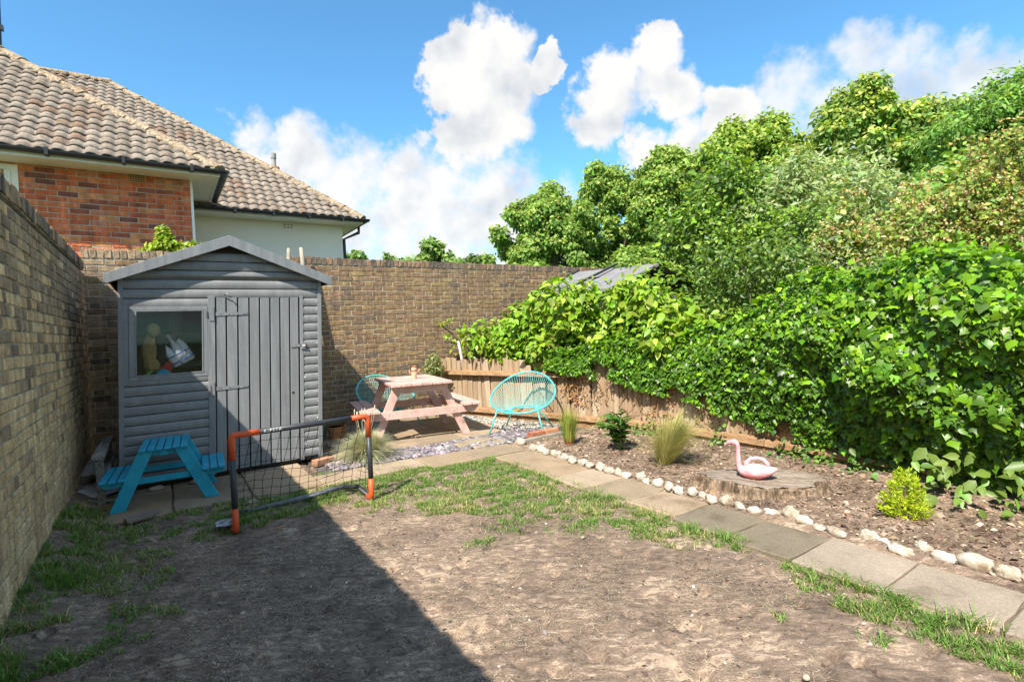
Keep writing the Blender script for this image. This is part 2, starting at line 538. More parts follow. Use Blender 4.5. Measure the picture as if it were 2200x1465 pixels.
W1 = [(0.3, (.72, .72, .72)), (0.55, (1, 1, 1)), (0.75, (1.25, 1.22, 1.15))]
MAT = {
    'brick': pmat('brick', W1, scale=14, rough=.9, spec=.15, bump=.8, bscale=60, bdist=.009, coord='Position', tint=True, fine=.30, fscale=110, runs=.30),
    'mortar': pmat('mortar', [(0.3, (.38, .325, .235)), (0.7, (.56, .49, .36))], scale=6, rough=.95, spec=.1, bump=.5, bscale=90, coord='Position', fine=.2),
    'mortar_grey': pmat('mortar_grey', [(0.3, (.26, .235, .175)), (0.7, (.48, .44, .34))], scale=4, rough=.95, spec=.1, bump=.5, bscale=90, coord='Position', fine=.2, runs=.25),
    'house_mortar': pmat('house_mortar', [(0.3, (.42, .34, .26)), (0.7, (.58, .48, .37))], scale=5, rough=.95, spec=.1, coord='Position', fine=.15),
    'tile': pmat('tile', [(0.28, (.42, .41, .40)), (0.45, (.88, .88, .88)), (0.6, (1.03, 1.02, 1.0)), (.78, (1.35, 1.3, 1.2))], scale=13, detail=9, rough=.92, spec=.1, bump=.7, bscale=60, bdist=.006, coord='Position', tint=True, fine=.35, fscale=70),
    'hip_tile': pmat('hip_tile', [(0.3, (.16, .11, .07)), (0.5, (.33, .25, .17)), (.7, (.5, .42, .3))], scale=22, detail=8, rough=.95, spec=.1, bump=1, bscale=35, bdist=.02, coord='Position', fine=.4, fscale=60),
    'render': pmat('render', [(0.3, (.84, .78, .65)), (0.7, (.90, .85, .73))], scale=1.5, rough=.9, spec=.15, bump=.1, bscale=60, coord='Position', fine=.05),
    'white_paint': pmat('white_paint', [(0.3, (.78, .76, .70)), (0.7, (.88, .87, .82))], scale=3, rough=.5, spec=.4, coord='Position', fine=.06, fscale=30),
    'black_plastic': pmat('black_plastic', [(0.3, (.016, .018, .022)), (0.7, (.03, .032, .036))], scale=4, rough=.4, spec=.5),
    'terracotta': pmat('terracotta', [(0.3, (.42, .2, .08)), (0.7, (.55, .28, .12))], scale=12, rough=.85, fine=.15),
    'shed_paint': pmat('shed_paint', [(0.25, (.178, .183, .186)), (0.55, (.22, .225, .225)), (0.8, (.255, .258, .255))], scale=3.2, detail=7, rough=.55, spec=.35, bump=.22, bscale=26, bdist=.004, stretch=(1, 6, 6), fine=.06, fscale=24, runs=.13, chip=((.30, .29, .26), .70, 9)),
    'shed_door': pmat('shed_door', [(0.25, (.18, .19, .2)), (0.55, (.22, .23, .235)), (0.8, (.265, .27, .27))], scale=3.2, detail=7, rough=.55, spec=.35, bump=.25, bscale=26, bdist=.004, stretch=(7, 7, .7), fine=.08, fscale=24, runs=.13, chip=((.30, .29, .26), .70, 9)),
    'shed_dark': pmat('shed_dark', [(0.3, (.035, .03, .026)), (0.7, (.06, .05, .04))], scale=6, rough=.9, spec=.1),
    'felt': pmat('felt', [(0.3, (.05, .05, .052)), (0.7, (.09, .09, .092))], scale=20, rough=.95, spec=.1, fine=.2),
    'pink_wood': pmat('pink_wood', [(0.25, (.47, .28, .235)), (0.5, (.62, .41, .35)), (0.75, (.7, .5, .44))], scale=4, detail=8, rough=.6, spec=.3, bump=.2, bscale=24, bdist=.004, stretch=(2, 2, 2), fine=.08, fscale=40, runs=.10, chip=((.34, .25, .17), .645, 7)),
    'blue_wood': pmat('blue_wood', [(0.25, (.014, .27, .40)), (0.55, (.02, .345, .50)), (0.8, (.035, .40, .56))], scale=4, detail=7, rough=.5, spec=.35, bump=.15, bscale=30, bdist=.003, stretch=(2, 2, 2), fine=.06, runs=.10, chip=((.20, .22, .20), .665, 7)),
    'turquoise': pmat('turquoise', [(0.3, (.075, .47, .47)), (0.7, (.11, .56, .56))], scale=8, rough=.38, spec=.5),
    'cord_teal': pmat('cord_teal', [(0.3, (.11, .5, .49)), (0.7, (.17, .6, .58))], scale=8, rough=.5, spec=.4),
    'fence_board': pmat('fence_board', [(0.22, (.50, .47, .44)), (0.5, (.80, .78, .75)), (0.78, (1.0, .97, .92))], scale=3.5, detail=9, rough=.85, spec=.15, bump=.5, bscale=20, bdist=.006, stretch=(9, 9, .6), tint=True, fine=.18, fscale=22),
    'fence_rail': pmat('fence_rail', [(0.25, (.20, .115, .055)), (0.5, (.32, .195, .10)), (0.75, (.44, .295, .175))], scale=5, detail=8, rough=.85, spec=.15, bump=.5, bscale=18, bdist=.008, stretch=(8, 1, 8), fine=.18, fscale=25),
    'slab': pmat('slab', [(0.28, (.36, .35, .31)), (0.45, (.70, .69, .67)), (0.6, (.80, .79, .77)), (0.75, (.98, .96, .93))], scale=2.6, detail=10, nrough=.65, rough=.9, spec=.15, bump=.45, bscale=38, bdist=.006, coord='Position', tint=True, fine=.16, fscale=110),
    'stone': pmat('stone', [(0.30, (.22, .16, .10)), (0.45, (.43, .37, .29)), (0.7, (.56, .53, .47))], scale=11, detail=8, rough=.8, spec=.2, bump=.7, bscale=26, bdist=.01, fine=.15, fscale=70),
    'slate': pmat('slate', W1, scale=14, rough=.8, spec=.25, bump=.4, bscale=60, coord='Position', tint=True, fine=.2),
    'red_brick': pmat('red_brick', [(0.3, (.27, .10, .06)), (0.6, (.42, .17, .10)), (.8, (.5, .26, .17))], scale=14, rough=.9, spec=.15, bump=.6, bscale=60, fine=.25),
    'bark': pmat('bark', [(0.3, (.07, .05, .035)), (0.7, (.2, .155, .115))], scale=7, rough=.95, spec=.1, bump=.8, bscale=18, bdist=.02, stretch=(3, 3, .5), fine=.3),
    'pale_bark': pmat('pale_bark', [(0.3, (.2, .17, .13)), (0.7, (.42, .37, .30))], scale=7, rough=.9, spec=.1, bump=.5, bscale=18, stretch=(3, 3, .6), fine=.2),
    'grass': leafmat('grass', .5, .25, .3, (1.25, 1.2, .6)),
    'ivy': leafmat('ivy', .37, .38, .28, (1.7, 1.6, .3)),
    'leaf': leafmat('leaf', .42, .42, .34),
    'tree_leaf': leafmat('tree_leaf', .5, .3, .36, (1.35, 1.25, .5)),
    'dry': leafmat('dry', .8, .1, .2, (1.1, 1, .8)),
    'black_net': pmat('black_net', [(0.3, (.012, .012, .013)), (0.7, (.02, .02, .022))], rough=.7, spec=.2),
    'goal_grey': pmat('goal_grey', [(0.3, (.032, .035, .041)), (0.7, (.05, .055, .064))], scale=6, rough=.45, spec=.45, fine=.08),
    'goal_orange': pmat('goal_orange', [(0.3, (.60, .082, .022)), (0.7, (.72, .115, .032))], scale=6, rough=.45, spec=.4, fine=.06),
    'white_print': pmat('white_print', [(0.3, (.72, .72, .72)), (0.7, (.8, .8, .8))], rough=.5),
    'flamingo': pmat('flamingo', W1, scale=20, rough=.55, spec=.3, tint=True, fine=.06),
    'straw': leafmat('straw', .6, .2, .3, (1.1, 1.05, .8)),
    'grey_cloth': pmat('grey_cloth', [(0.3, (.38, .38, .40)), (0.7, (.58, .58, .60))], scale=9, rough=.85, fine=.1),
    'roof_grey': pmat('roof_grey', [(0.3, (.19, .185, .19)), (0.7, (.26, .255, .255))], scale=5, rough=.8, spec=.2, fine=.08, coord='Position'),
    'metal': pmat('metal', [(0.3, (.2, .2, .2)), (0.7, (.3, .3, .3))], rough=.4, metal=.8),
    'tan_cloth': pmat('tan_cloth', [(0.3, (.28, .18, .07)), (0.7, (.42, .29, .12))], scale=9, rough=.9, fine=.2),
    'dark_cloth': pmat('dark_cloth', [(0.3, (.015, .013, .013)), (0.7, (.03, .028, .028))], rough=.95),
    'red_plastic': pmat('red_plastic', [(0.3, (.4, .015, .02)), (0.7, (.5, .03, .03))], rough=.5),
    'blue_cord': pmat('blue_cord', [(0.3, (.05, .12, .35)), (0.7, (.08, .18, .45))], rough=.6),
    'green_plastic': pmat('green_plastic', [(0.3, (.12, .28, .06)), (0.7, (.2, .4, .1))], rough=.6),
    'old_wood': pmat('old_wood', [(0.3, (.12, .11, .1)), (0.7, (.32, .30, .27))], scale=5, rough=.9, bump=.4, bscale=25, stretch=(8, 1, 8), fine=.2),
    'orange_brick': pmat('orange_brick', [(0.3, (.42, .14, .05)), (0.7, (.58, .24, .1))], scale=8, rough=.9, fine=.25, coord='Position'),
    'pipe': pmat('pipe', [(0.3, (.25, .26, .25)), (0.7, (.42, .42, .4))], rough=.6),
    'ornament': pmat('ornament', [(0.3, (.5, .26, .14)), (0.7, (.72, .5, .36))], scale=16, rough=.8),
}


def glass_mat():
    m = bpy.data.materials.new('window_glass'); m.use_nodes = True
    nt = m.node_tree; nt.nodes.clear()
    o = N(nt, 'ShaderNodeOutputMaterial')
    t = N(nt, 'ShaderNodeBsdfTransparent'); t.inputs[0].default_value = (.93, .95, .95, 1)
    g = N(nt, 'ShaderNodeBsdfGlossy'); g.inputs['Roughness'].default_value = 0.02
    lw = N(nt, 'ShaderNodeFresnel'); lw.inputs[0].default_value = 1.55
    mx = N(nt, 'ShaderNodeMixShader')
    LK(nt, MATH(nt, 'MULTIPLY', lw.outputs[0], 0.45), mx.inputs[0])
    LK(nt, t.outputs[0], mx.inputs[1]); LK(nt, g.outputs[0], mx.inputs[2])
    LK(nt, mx.outputs[0], o.inputs[0])
    return m


MAT['glass'] = glass_mat()


# ------------------------------------------------------------------ ground
def soil_mat(name, dark, mid, pale, s1, thr, pit=True, chips=0.0):
    m, nt, b = principled(name)
    b.inputs['Roughness'].default_value = 0.97
    b.inputs['Specular IOR Level'].default_value = 0.08
    pos = N(nt, 'ShaderNodeNewGeometry').outputs['Position']
    # matted dry thatch lies in short strands, so the pale patches are stretched and wavy
    mp = N(nt, 'ShaderNodeMapping', vector_type='TEXTURE'); mp.inputs['Rotation'].default_value = (0, 0, radians(-34)); mp.inputs['Scale'].default_value = (1, .45, 1)
    LK(nt, pos, mp.inputs['Vector'])
    a = N(nt, 'ShaderNodeTexNoise'); a.inputs['Scale'].default_value = s1; a.inputs['Detail'].default_value = 9
    a.inputs['Roughness'].default_value = .62; a.inputs['Distortion'].default_value = .6
    LK(nt, mp.outputs[0], a.inputs['Vector'])
    big = N(nt, 'ShaderNodeTexNoise'); big.inputs['Scale'].default_value = 1.1; big.inputs['Detail'].default_value = 3
    LK(nt, pos, big.inputs['Vector'])
    md = N(nt, 'ShaderNodeTexNoise'); md.inputs['Scale'].default_value = 3.4; md.inputs['Detail'].default_value = 5; LK(nt, pos, md.inputs['Vector'])
    f = N(nt, 'ShaderNodeTexNoise'); f.inputs['Scale'].default_value = 85; f.inputs['Detail'].default_value = 5
    f.inputs['Roughness'].default_value = .7
    LK(nt, mp.outputs[0], f.inputs['Vector'])
    v = MATH(nt, 'MULTIPLY_ADD', big.outputs['Fac'], .55, MATH(nt, 'MULTIPLY_ADD', a.outputs['Fac'], 1.25, -.125))
    v = MATH(nt, 'ADD', v, MATH(nt, 'MULTIPLY_ADD', md.outputs['Fac'], .7, -.35))
    v = MATH(nt, 'ADD', v, MATH(nt, 'MULTIPLY_ADD', f.outputs['Fac'], .5, -.25))
    r = N(nt, 'ShaderNodeValToRGB')
    els = r.color_ramp.elements
    while len(els) < 4: els.new(.5)
    for e, (p, c) in zip(els, [(thr - .28, dark), (thr - .05, mid), (thr + .1, sc(mid, 1.35)), (thr + .3, pale)]):
        e.position = min(1, max(0, p)); e.color = (*c, 1)
    LK(nt, v, r.inputs[0])
    g = MATH(nt, 'MULTIPLY_ADD', f.outputs['Fac'], 1.1, .45)
    col = VMATH(nt, 'SCALE', r.outputs[0]); LK(nt, g, col.inputs['Scale'])
    # scattered pale grit
    vo = N(nt, 'ShaderNodeTexVoronoi'); vo.inputs['Scale'].default_value = 21
    LK(nt, pos, vo.inputs['Vector'])
    sp = N(nt, 'ShaderNodeMapRange'); sp.inputs['From Min'].default_value = .07; sp.inputs['From Max'].default_value = .03
    LK(nt, vo.outputs['Distance'], sp.inputs['Value'])
    pick = MATH(nt, 'GREATER_THAN', N_sep(nt, vo.outputs['Color']), .93)
    mx = N(nt, 'ShaderNodeMix', data_type='RGBA')
    LK(nt, MATH(nt, 'MULTIPLY', sp.outputs[0], pick), mx.inputs['Factor'])
    LK(nt, col.outputs[0], mx.inputs['A']); mx.inputs['B'].default_value = (.55, .5, .43, 1)
    LK(nt, mx.outputs['Result'], b.inputs['Base Color'])
    bp = N(nt, 'ShaderNodeBump'); bp.inputs['Strength'].default_value = .65; bp.inputs['Distance'].default_value = .008
    LK(nt, MATH(nt, 'ADD', a.outputs['Fac'], MATH(nt, 'MULTIPLY', f.outputs['Fac'], .6)), bp.inputs['Height'])
    LK(nt, bp.outputs[0], b.inputs['Normal'])
    return m


def N_sep(nt, c):
    s = nt.nodes.new('ShaderNodeSeparateColor'); nt.links.new(c, s.inputs[0]); return s.outputs[0]


MAT['lawn'] = soil_mat('lawn_soil', (.105, .078, .060), (.195, .143, .105), (.44, .332, .235), 13.0, .79)
MAT['bed'] = soil_mat('bed_soil', (.085, .058, .042), (.20, .145, .105), (.42, .32, .235), 18, .78)
MAT['far_ground'] = pmat('far_ground', [(.3, (.05, .075, .02)), (.7, (.12, .13, .05))], scale=.6, rough=.95, spec=.1, coord='Position')

g = MB(); g.add([(-1500, -1500, -.06), (1500, -1500, -.06), (1500, 1500, -.06), (-1500, 1500, -.06)], [(0, 1, 2, 3)])
tag(g.build('ground', MAT['far_ground']), kind='structure')


def sheet(name, x0, x1, y0, y1, step, hf, mat):
    nx = int((x1 - x0) / step) + 1; ny = int((y1 - y0) / step) + 1
    xs = np.linspace(x0, x1, nx); ys = np.linspace(y0, y1, ny)
    X, Y = np.meshgrid(xs, ys); Z = hf(X, Y)
    Z[0, :] = Z[-1, :] = -.07; Z[:, 0] = Z[:, -1] = -.07
    V = np.stack([X, Y, Z], -1).reshape(-1, 3)
    i = np.arange(nx * ny).reshape(ny, nx)
    q = np.stack([i[:-1, :-1], i[:-1, 1:], i[1:, 1:], i[1:, :-1]], -1).reshape(-1, 4)
    me = bpy.data.meshes.new(name)
    me.vertices.add(len(V)); me.vertices.foreach_set('co', V.ravel().astype(np.float32))
    me.loops.add(q.size); me.loops.foreach_set('vertex_index', q.ravel().astype(np.int32))
    me.polygons.add(len(q)); me.polygons.foreach_set('loop_start', (np.arange(len(q)) * 4).astype(np.int32))
    me.polygons.foreach_set('use_smooth', np.ones(len(q), bool))
    me.update(calc_edges=True); me.materials.append(mat)
    o = link(name, me); o['kind'] = 'structure'
    return o


def lawn_h(X, Y):
    z = (fbm(X * 3, Y * 3, 3, 3) - .5) * .03 + (fbm(X * 26, Y * 26, 11, 3) - .5) * .006
    pits = fbm(X * 11, Y * 14, 23, 2)
    z = z - np.clip(pits - .66, 0, .2) * .22
    z = z + .10 * np.exp(-((X + .72) / .16) ** 2) * np.clip((Y - 2.5) / 2, 0, 1)
    return z - .008


def bed_h(X, Y):
    z = .028 + (fbm(X * 2.4, Y * 2.4, 31, 3) - .5) * .05 + (fbm(X * 15, Y * 15, 35, 4, .65) - .5) * .05
    z = z * np.clip((X - 3.36) / .12, 0, 1) + .03 * np.clip((X - 4.5) / .5, 0, 1)
    return z


sheet('lawn', -.9, 3.4, -1.0, 8.1, .0235, lawn_h, MAT['lawn'])
sheet('flower_bed', 3.38, 5.6, -.6, 5.28, .0185, bed_h, MAT['bed'])
sheet('neighbour_garden_soil', 4.0, 9.5, -1, 8.0, .2, lambda X, Y: X * 0 - .03, MAT['far_ground'])

# crumbs and bark chips lying on the flower bed
n = 7000
x = RNG.uniform(3.5, 5.05, n); y = RNG.uniform(.1, 5.1, n)
P = np.stack([x, y, bed_h(x, y) + .004], 1)
tm = [(-.5, -.3, 0), (.5, -.4, 0), (.6, .35, 0), (-.45, .4, 0), (-.1, 0, .35), (.2, .1, .3)]
V = leaf_cloud(P, np.array([0, 0, 1.]) + jit(n, .35), jit(n, 1), np.exp(RNG.normal(-4.25, .45, n)), tm)
o = link('mulch', np_mesh('mulch', V, [(0, 1, 4), (1, 2, 5), (1, 5, 4), (2, 3, 5), (3, 4, 5), (3, 0, 4)],
                          pmat('mulch', W1, tint=True, coord='Position', rough=.95, spec=.1),
                          hsv_tints(n, (.19, .13, .09), .45, .06, (.5, .4, .29), .12)))
tag(o, 'brown crumbs and bark chips strewn over the flower bed', 'mulch', kind='stuff')

# ------------------------------------------------------------------ paving
SLAB_T = [(.42, .32, .215), (.47, .36, .25), (.38, .30, .21), (.50, .395, .285), (.44, .33, .22)]


def slab(parent, x0, x1, y0, y1, z, tint, th=.05, crack=0.0, rz=0.0):
    cx, cy = (x0 + x1) / 2, (y0 + y1) / 2
    hx, hy = (x1 - x0) / 2, (y1 - y0) / 2
    pts = []
    for (ax, ay, bx, by) in ((-hx, -hy, hx, -hy), (hx, -hy, hx, hy), (hx, hy, -hx, hy), (-hx, hy, -hx, -hy)):
        for t in (0, .25, .5, .75):
            w = RNG.normal(0, .0035, 2) if t else RNG.normal(0, .006, 2)
            pts.append((ax + (bx - ax) * t + w[0], ay + (by - ay) * t + w[1]))
    m = MB(); n = len(pts); c = .008
    vs = [(p[0], p[1], -th) for p in pts] + [(p[0], p[1], -c) for p in pts] + [(p[0] * (1 - c / hx), p[1] * (1 - c / hy), 0) for p in pts]
    fs = [(i, (i + 1) % n, n + (i + 1) % n, n + i) for i in range(n)] + [(n + i, n + (i + 1) % n, 2 * n + (i + 1) % n, 2 * n + i) for i in range(n)]
    fs.append(tuple(2 * n + i for i in range(n)))
    m.add(vs, fs, tint)
    return m.build('paving_slab', MAT['slab'], parent, loc=(cx, cy, z), rot=(RNG.normal(0, .006), RNG.normal(0, .006), rz + RNG.normal(0, .008)))


pathway = MB().span((2.96, -.3, -.05), (3.36, 4.9, -.012)).build('garden_path', MAT['bed']); tag(pathway, kind='structure')
yj = [-.35, .28, .72, 1.165, 1.62, 2.04, 2.48, 2.92, 3.39, 3.81, 4.30, 4.86]
dark = {3: .0, 4: .0}
for i in range(len(yj) - 1):
    t = SLAB_T[i % 5]
    t = sc((.43, .355, .28), RNG.uniform(.92, 1.05)) if yj[i] < 1.6 else sc(t, 1.0)
    if 1.6 < (yj[i] + yj[i + 1]) / 2 < 2.5: t = (.27, .225, .165)
    slab(pathway, 2.93 + RNG.normal(0, .012), 3.395 + RNG.normal(0, .012), yj[i] + .006, yj[i + 1] - .006, .014, t)

patio = MB().span((1.5, 5.35, -.05), (4.1, 8.05, -.006)).build('patio', MAT['bed']); tag(patio, kind='structure')
# front row between the shed and the lawn
xs = [-.6, .02, .62, 1.2, 1.72, 2.25, 2.80, 3.42]
for i in range(len(xs) - 1):
    ye = 5.19 - .03 * i + RNG.normal(0, .02)
    if xs[i + 1] > 2.3: ye = 4.93
    top = 5.95 if xs[i + 1] < 1.3 else (5.47 if xs[i + 1] < 3 else 5.42)
    slab(patio, xs[i] + .007, xs[i + 1] - .007, ye, top, .012, SLAB_T[(i * 2) % 5])
    if xs[i + 1] < 1.3:
        slab(patio, xs[i] + .007, xs[i + 1] - .007, 5.965, 6.5, .012, SLAB_T[(i + 1) % 5])
# table terrace
xt = [1.56, 2.02, 2.60, 3.18, 3.78]
yt = [5.92, 6.36, 6.94, 7.52, 8.04]
for j in range(4):
    for i in range(4):
        dx = .12 if j % 2 else 0
        slab(patio, xt[i] + dx + .007, xt[i + 1] + dx - .007, yt[j] + .007, yt[j + 1] - .007, .03 + RNG.normal(0, .002), SLAB_T[(i + j * 3) % 5])
slab(patio, 2.86, 3.38, 5.50, 5.70, .045, (.44, .36, .25), rz=.16)
slab(patio, 2.98, 3.46, 5.36, 5.49, .03, (.46, .38, .27), rz=.12)

# slate chips and shingle
def scatter_chips(name, label, poly, n, size, tint, alt, pa, z):
    poly = np.array(poly); lo = poly.min(0); hi = poly.max(0)
    pts = []
    while len(pts) < n:
        q = RNG.uniform(lo, hi, (n, 2))
        ins = np.zeros(n, bool); j = len(poly) - 1
        for i in range(len(poly)):
            xi, yi = poly[i]; xj, yj_ = poly[j]
            c = ((yi > q[:, 1]) != (yj_ > q[:, 1])) & (q[:, 0] < (xj - xi) * (q[:, 1] - yi) / (yj_ - yi + 1e-9) + xi)
            ins ^= c; j = i
        pts.extend(q[ins])
    q = np.array(pts[:n])
    P = np.stack([q[:, 0], q[:, 1], z + RNG.uniform(0, .018, n)], 1)
    k = 6; an = np.arange(k) * 2 * pi / k
    base = np.array([(cos(a) * (.5 if i % 2 else .62), sin(a) * (.42 if i % 3 else .3), 0) for i, a in enumerate(an)])
    tm = [tuple(p) for p in base] + [(p[0] * .85, p[1] * .85, .2) for p in base]
    fs = [(i, (i + 1) % k, k + (i + 1) % k, k + i) for i in range(k)] + [tuple(range(k, 2 * k))]
    V = leaf_cloud(P, np.array([0, 0, 1.]) + jit(n, .3), jit(n, 1), size * np.exp(RNG.normal(0, .35, n)), tm)
    o = link(name, np_mesh(name, V, fs, MAT['slate'], hsv_tints(n, tint, .3, .05, alt, pa)))
    return tag(o, label, 'gravel', kind='stuff')


m = MB(); m.span((1.3, 5.36, -.05), (4.3, 6.3, .0)); m.span((3.6, 5.2, -.05), (4.9, 8.0, .0))
tag(m.build('gravel_bed', pmat('gravel_bed', [(.3, (.07, .06, .06)), (.7, (.16, .14, .14))], scale=30, coord='Position', rough=.95)), kind='structure')
scatter_chips('slate_chippings', 'purple grey slate chippings in a strip before the terrace', [(1.44, 6.3), (1.42, 5.55), (1.9, 5.5), (2.9, 5.36), (3.5, 5.34), (4.25, 5.6), (4.0, 5.98), (3.5, 5.9), (2.9, 5.9), (2.4, 5.92), (1.6, 5.96)], 5000, .038, (.29, .25, .26), (.18, .155, .17), .35, .002)
scatter_chips('shingle', 'pale shingle between the terrace and the fence', [(3.72, 8.0), (4.0, 8.0), (4.66, 5.8), (4.3, 5.55), (3.9, 5.9), (3.78, 6.9)], 2900, .029, (.46, .42, .36), (.3, .27, .25), .3, .002)


# ------------------------------------------------------------------ brickwork
def brick_mesh(w, h, d, tint, mat, jt=.0022):
    """chamfered brick, front face at local -y"""
    m = MB(); brick_into(m, (0, 0, 0), np.eye(3), w, h, d, tint, jt)
    return m.mesh('brick', mat)


def brick_into(m, c, R, w, h, d, tint, jt=.0022):
    ch = .005
    def ring(y, k): return [(-w / 2 + k, y, -h / 2 + k), (w / 2 - k, y, -h / 2 + k), (w / 2 - k, y, h / 2 - k), (-w / 2 + k, y, h / 2 - k)]
    vs = np.array(ring(d, 0) + ring(ch, 0) + ring(0, ch))
    vs[4:] += RNG.normal(0, jt, (8, 3)) * np.array([1, .7, 1])
    vs = vs @ np.asarray(R).T + np.array(c)
    fs = []
    for a in (0, 4):
        for i in range(4):
            j = (i + 1) % 4
            fs.append((a + i, a + j, a + 4 + j, a + 4 + i))
    fs.append((8, 9, 10, 11))
    m.add(vs, fs, tint)


def bond(L, z0, z1, kind='flemish', course=.075, h=.065):
    S, Hd, J = .215, .1025, .01
    out = []
    k = 0; z = z0
    while z + h <= z1 + 1e-6:
        u = -RNG.uniform(0, .02); q = 0
        if kind == 'flemish':
            if k % 2: u -= .16875
        else:
            if k % 2: u -= .1125
        while u < L:
            w = S if (kind != 'flemish' or q % 2 == 0) else Hd
            a, b = max(0, u), min(L, u + w)
            if b - a > .03: out.append((a, b, z, z + h, k))
            u += w + J; q += 1
        z += course; k += 1
    return out


def brick_wall(T, p0, rz, L, z0, z1, tint_fn, vis_fn, mortar, kind='flemish', thick=.2, clip=None, nmax=300):
    """bricks of a wall whose face looks along local -y; p0 is the foot of the face"""
    R = rot3(0, 0, rz); p0 = np.array(p0, float)
    cells = bond(L, z0, z1, kind)
    if clip: cells = [c for c in cells if not clip(c)]
    cand = []
    for i, (a, b, za, zb, k) in enumerate(cells):
        c = p0 + R @ np.array([(a + b) / 2, 0, (za + zb) / 2])
        u, v, z = proj(c)
        if z > .1 and -20 < u < IW + 20 and -20 < v < IH + 20 and vis_fn(c, u, v):
            cand.append((-(b - a) / z ** 2 - (.02 if (b - a) > .2 else 0) * 0, i))
    cand.sort(); chosen = set(i for _, i in cand[:nmax])
    rest = MB(); lib = {}
    for i, (a, b, za, zb, k) in enumerate(cells):
        c = p0 + R @ np.array([(a + b) / 2, -.002 - RNG.uniform(0, .004), (za + zb) / 2 + RNG.normal(0, .0012)])
        t = tint_fn(c)
        if i in chosen:
            w = round(b - a, 4)
            std = .215 if abs(w - .215) < .002 else (.1025 if abs(w - .1025) < .002 else w)
            key = (std, t)
            if key not in lib: lib[key] = [brick_mesh(std, .065, .05, t, MAT['brick']) for _ in range(2)]
            o = link('brick', lib[key][RNG.randint(2)], T)
            o.location = Vector(c) - T.location
            o.rotation_euler = (RNG.normal(0, .006), RNG.normal(0, .008), rz + RNG.normal(0, .008))
        else:
            brick_into(rest, c - np.array(T.location), rot3(RNG.normal(0, .006), RNG.normal(0, .008), rz + RNG.normal(0, .008)), b - a, .065, .05, t)
    rest.build('brickwork', MAT['brick'], T, kind='stuff')
    m = MB()
    def X(p): return tuple(p0 + R @ np.array(p) - np.array(T.location))
    zt = z0 + ((z1 - z0) // .075) * .075 + .0
    m.add([X(p) for p in ((0, .003, z0 - .05), (L, .003, z0 - .05), (L, thick, z0 - .05), (0, thick, z0 - .05), (0, .003, zt), (L, .003, zt), (L, thick, zt), (0, thick, zt))],
          [(0, 3, 2, 1), (4, 5, 6, 7), (0, 1, 5, 4), (1, 2, 6, 5), (2, 3, 7, 6), (3, 0, 4, 7)])
    m.build('mortar', mortar, T)


def coping(T, p0, rz, L, z, tint_fn, vis_fn, depth=.225):
    R = rot3(0, 0, rz); p0 = np.array(p0, float)
    rest = MB(); lib = {}; u = 0
    while u + .065 < L:
        w = .066; hh = .104
        c = p0 + R @ np.array([u + w / 2, -.006 - RNG.uniform(0, .007), z + hh / 2 + RNG.normal(0, .003)])
        t = tint_fn(c); uu, vv, zz = proj(c)
        rot = (RNG.normal(0, .01), RNG.normal(0, .02), rz + RNG.normal(0, .012))
        if zz > .1 and -20 < uu < IW and -20 < vv < IH and vis_fn(c, uu, vv):
            if t not in lib: lib[t] = [brick_mesh(w, hh, depth, t, MAT['brick'], .004) for _ in range(2)]
            o = link('coping_brick', lib[t][RNG.randint(2)], T); o.location = Vector(c) - T.location; o.rotation_euler = rot
        else:
            brick_into(rest, c - np.array(T.location), rot3(*rot), w, hh, depth, t, .004)
        u += w + .0095
    if rest.v: rest.build('coping_row', MAT['brick'], T, kind='stuff')
    m = MB()
    def X(p): return tuple(p0 + R @ np.array(p) - np.array(T.location))
    m.add([X(p) for p in ((0, .004, z - .01), (L, .004, z - .01), (L, depth - .01, z - .01), (0, depth - .01, z - .01), (0, .004, z + .09), (L, .004, z + .09), (L, depth - .01, z + .09), (0, depth - .01, z + .09))],
          [(0, 3, 2, 1), (4, 5, 6, 7), (0, 1, 5, 4), (1, 2, 6, 5), (2, 3, 7, 6), (3, 0, 4, 7)])
    m.build('coping_mortar', MAT['mortar_grey'], T)


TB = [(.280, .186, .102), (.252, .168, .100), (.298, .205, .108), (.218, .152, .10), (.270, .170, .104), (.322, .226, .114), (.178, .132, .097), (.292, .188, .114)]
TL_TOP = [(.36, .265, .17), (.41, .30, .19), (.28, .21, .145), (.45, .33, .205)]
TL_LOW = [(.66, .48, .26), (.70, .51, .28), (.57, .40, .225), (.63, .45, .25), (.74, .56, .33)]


def pick(l, p=None):
    return l[RNG.choice(len(l), p=p)]


def back_tint(c):
    d = fbm(c[0] * .9, c[2] * 1.2, 61, 3)
    if c[0] < 1.2: return pick(TL_TOP if RNG.rand() < .7 else TB)
    if c[2] < .75 or d > .6: return pick(TB, [.15, .22, .1, .17, .16, .05, .07, .08])
    return pick(TB, [.22, .17, .17, .06, .11, .13, .02, .12])


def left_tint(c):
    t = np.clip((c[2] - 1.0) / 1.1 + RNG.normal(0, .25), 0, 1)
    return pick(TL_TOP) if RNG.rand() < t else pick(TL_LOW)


bw = thing('brick_wall', 'tall brown brick garden wall running behind the shed and picnic table', 'wall', (3.0, 8.08, 0))
brick_wall(bw, (-.74, 8.08, 0), 0, 9.6, -.02, 2.47, back_tint, lambda c, u, v: (u > 690 or v < 560 + .39 * abs(u - 482) - 50 or u < 235) and u < 1290 and v < 860, MAT['mortar'])
coping(bw, (-.74, 8.08, 0), 0, 9.6, 2.462, lambda c: pick([(.25, .185, .125), (.20, .155, .115), (.29, .205, .135), (.15, .12, .1), (.31, .2, .13)] if c[0] > 1 else TL_TOP), lambda c, u, v: u < 1300)

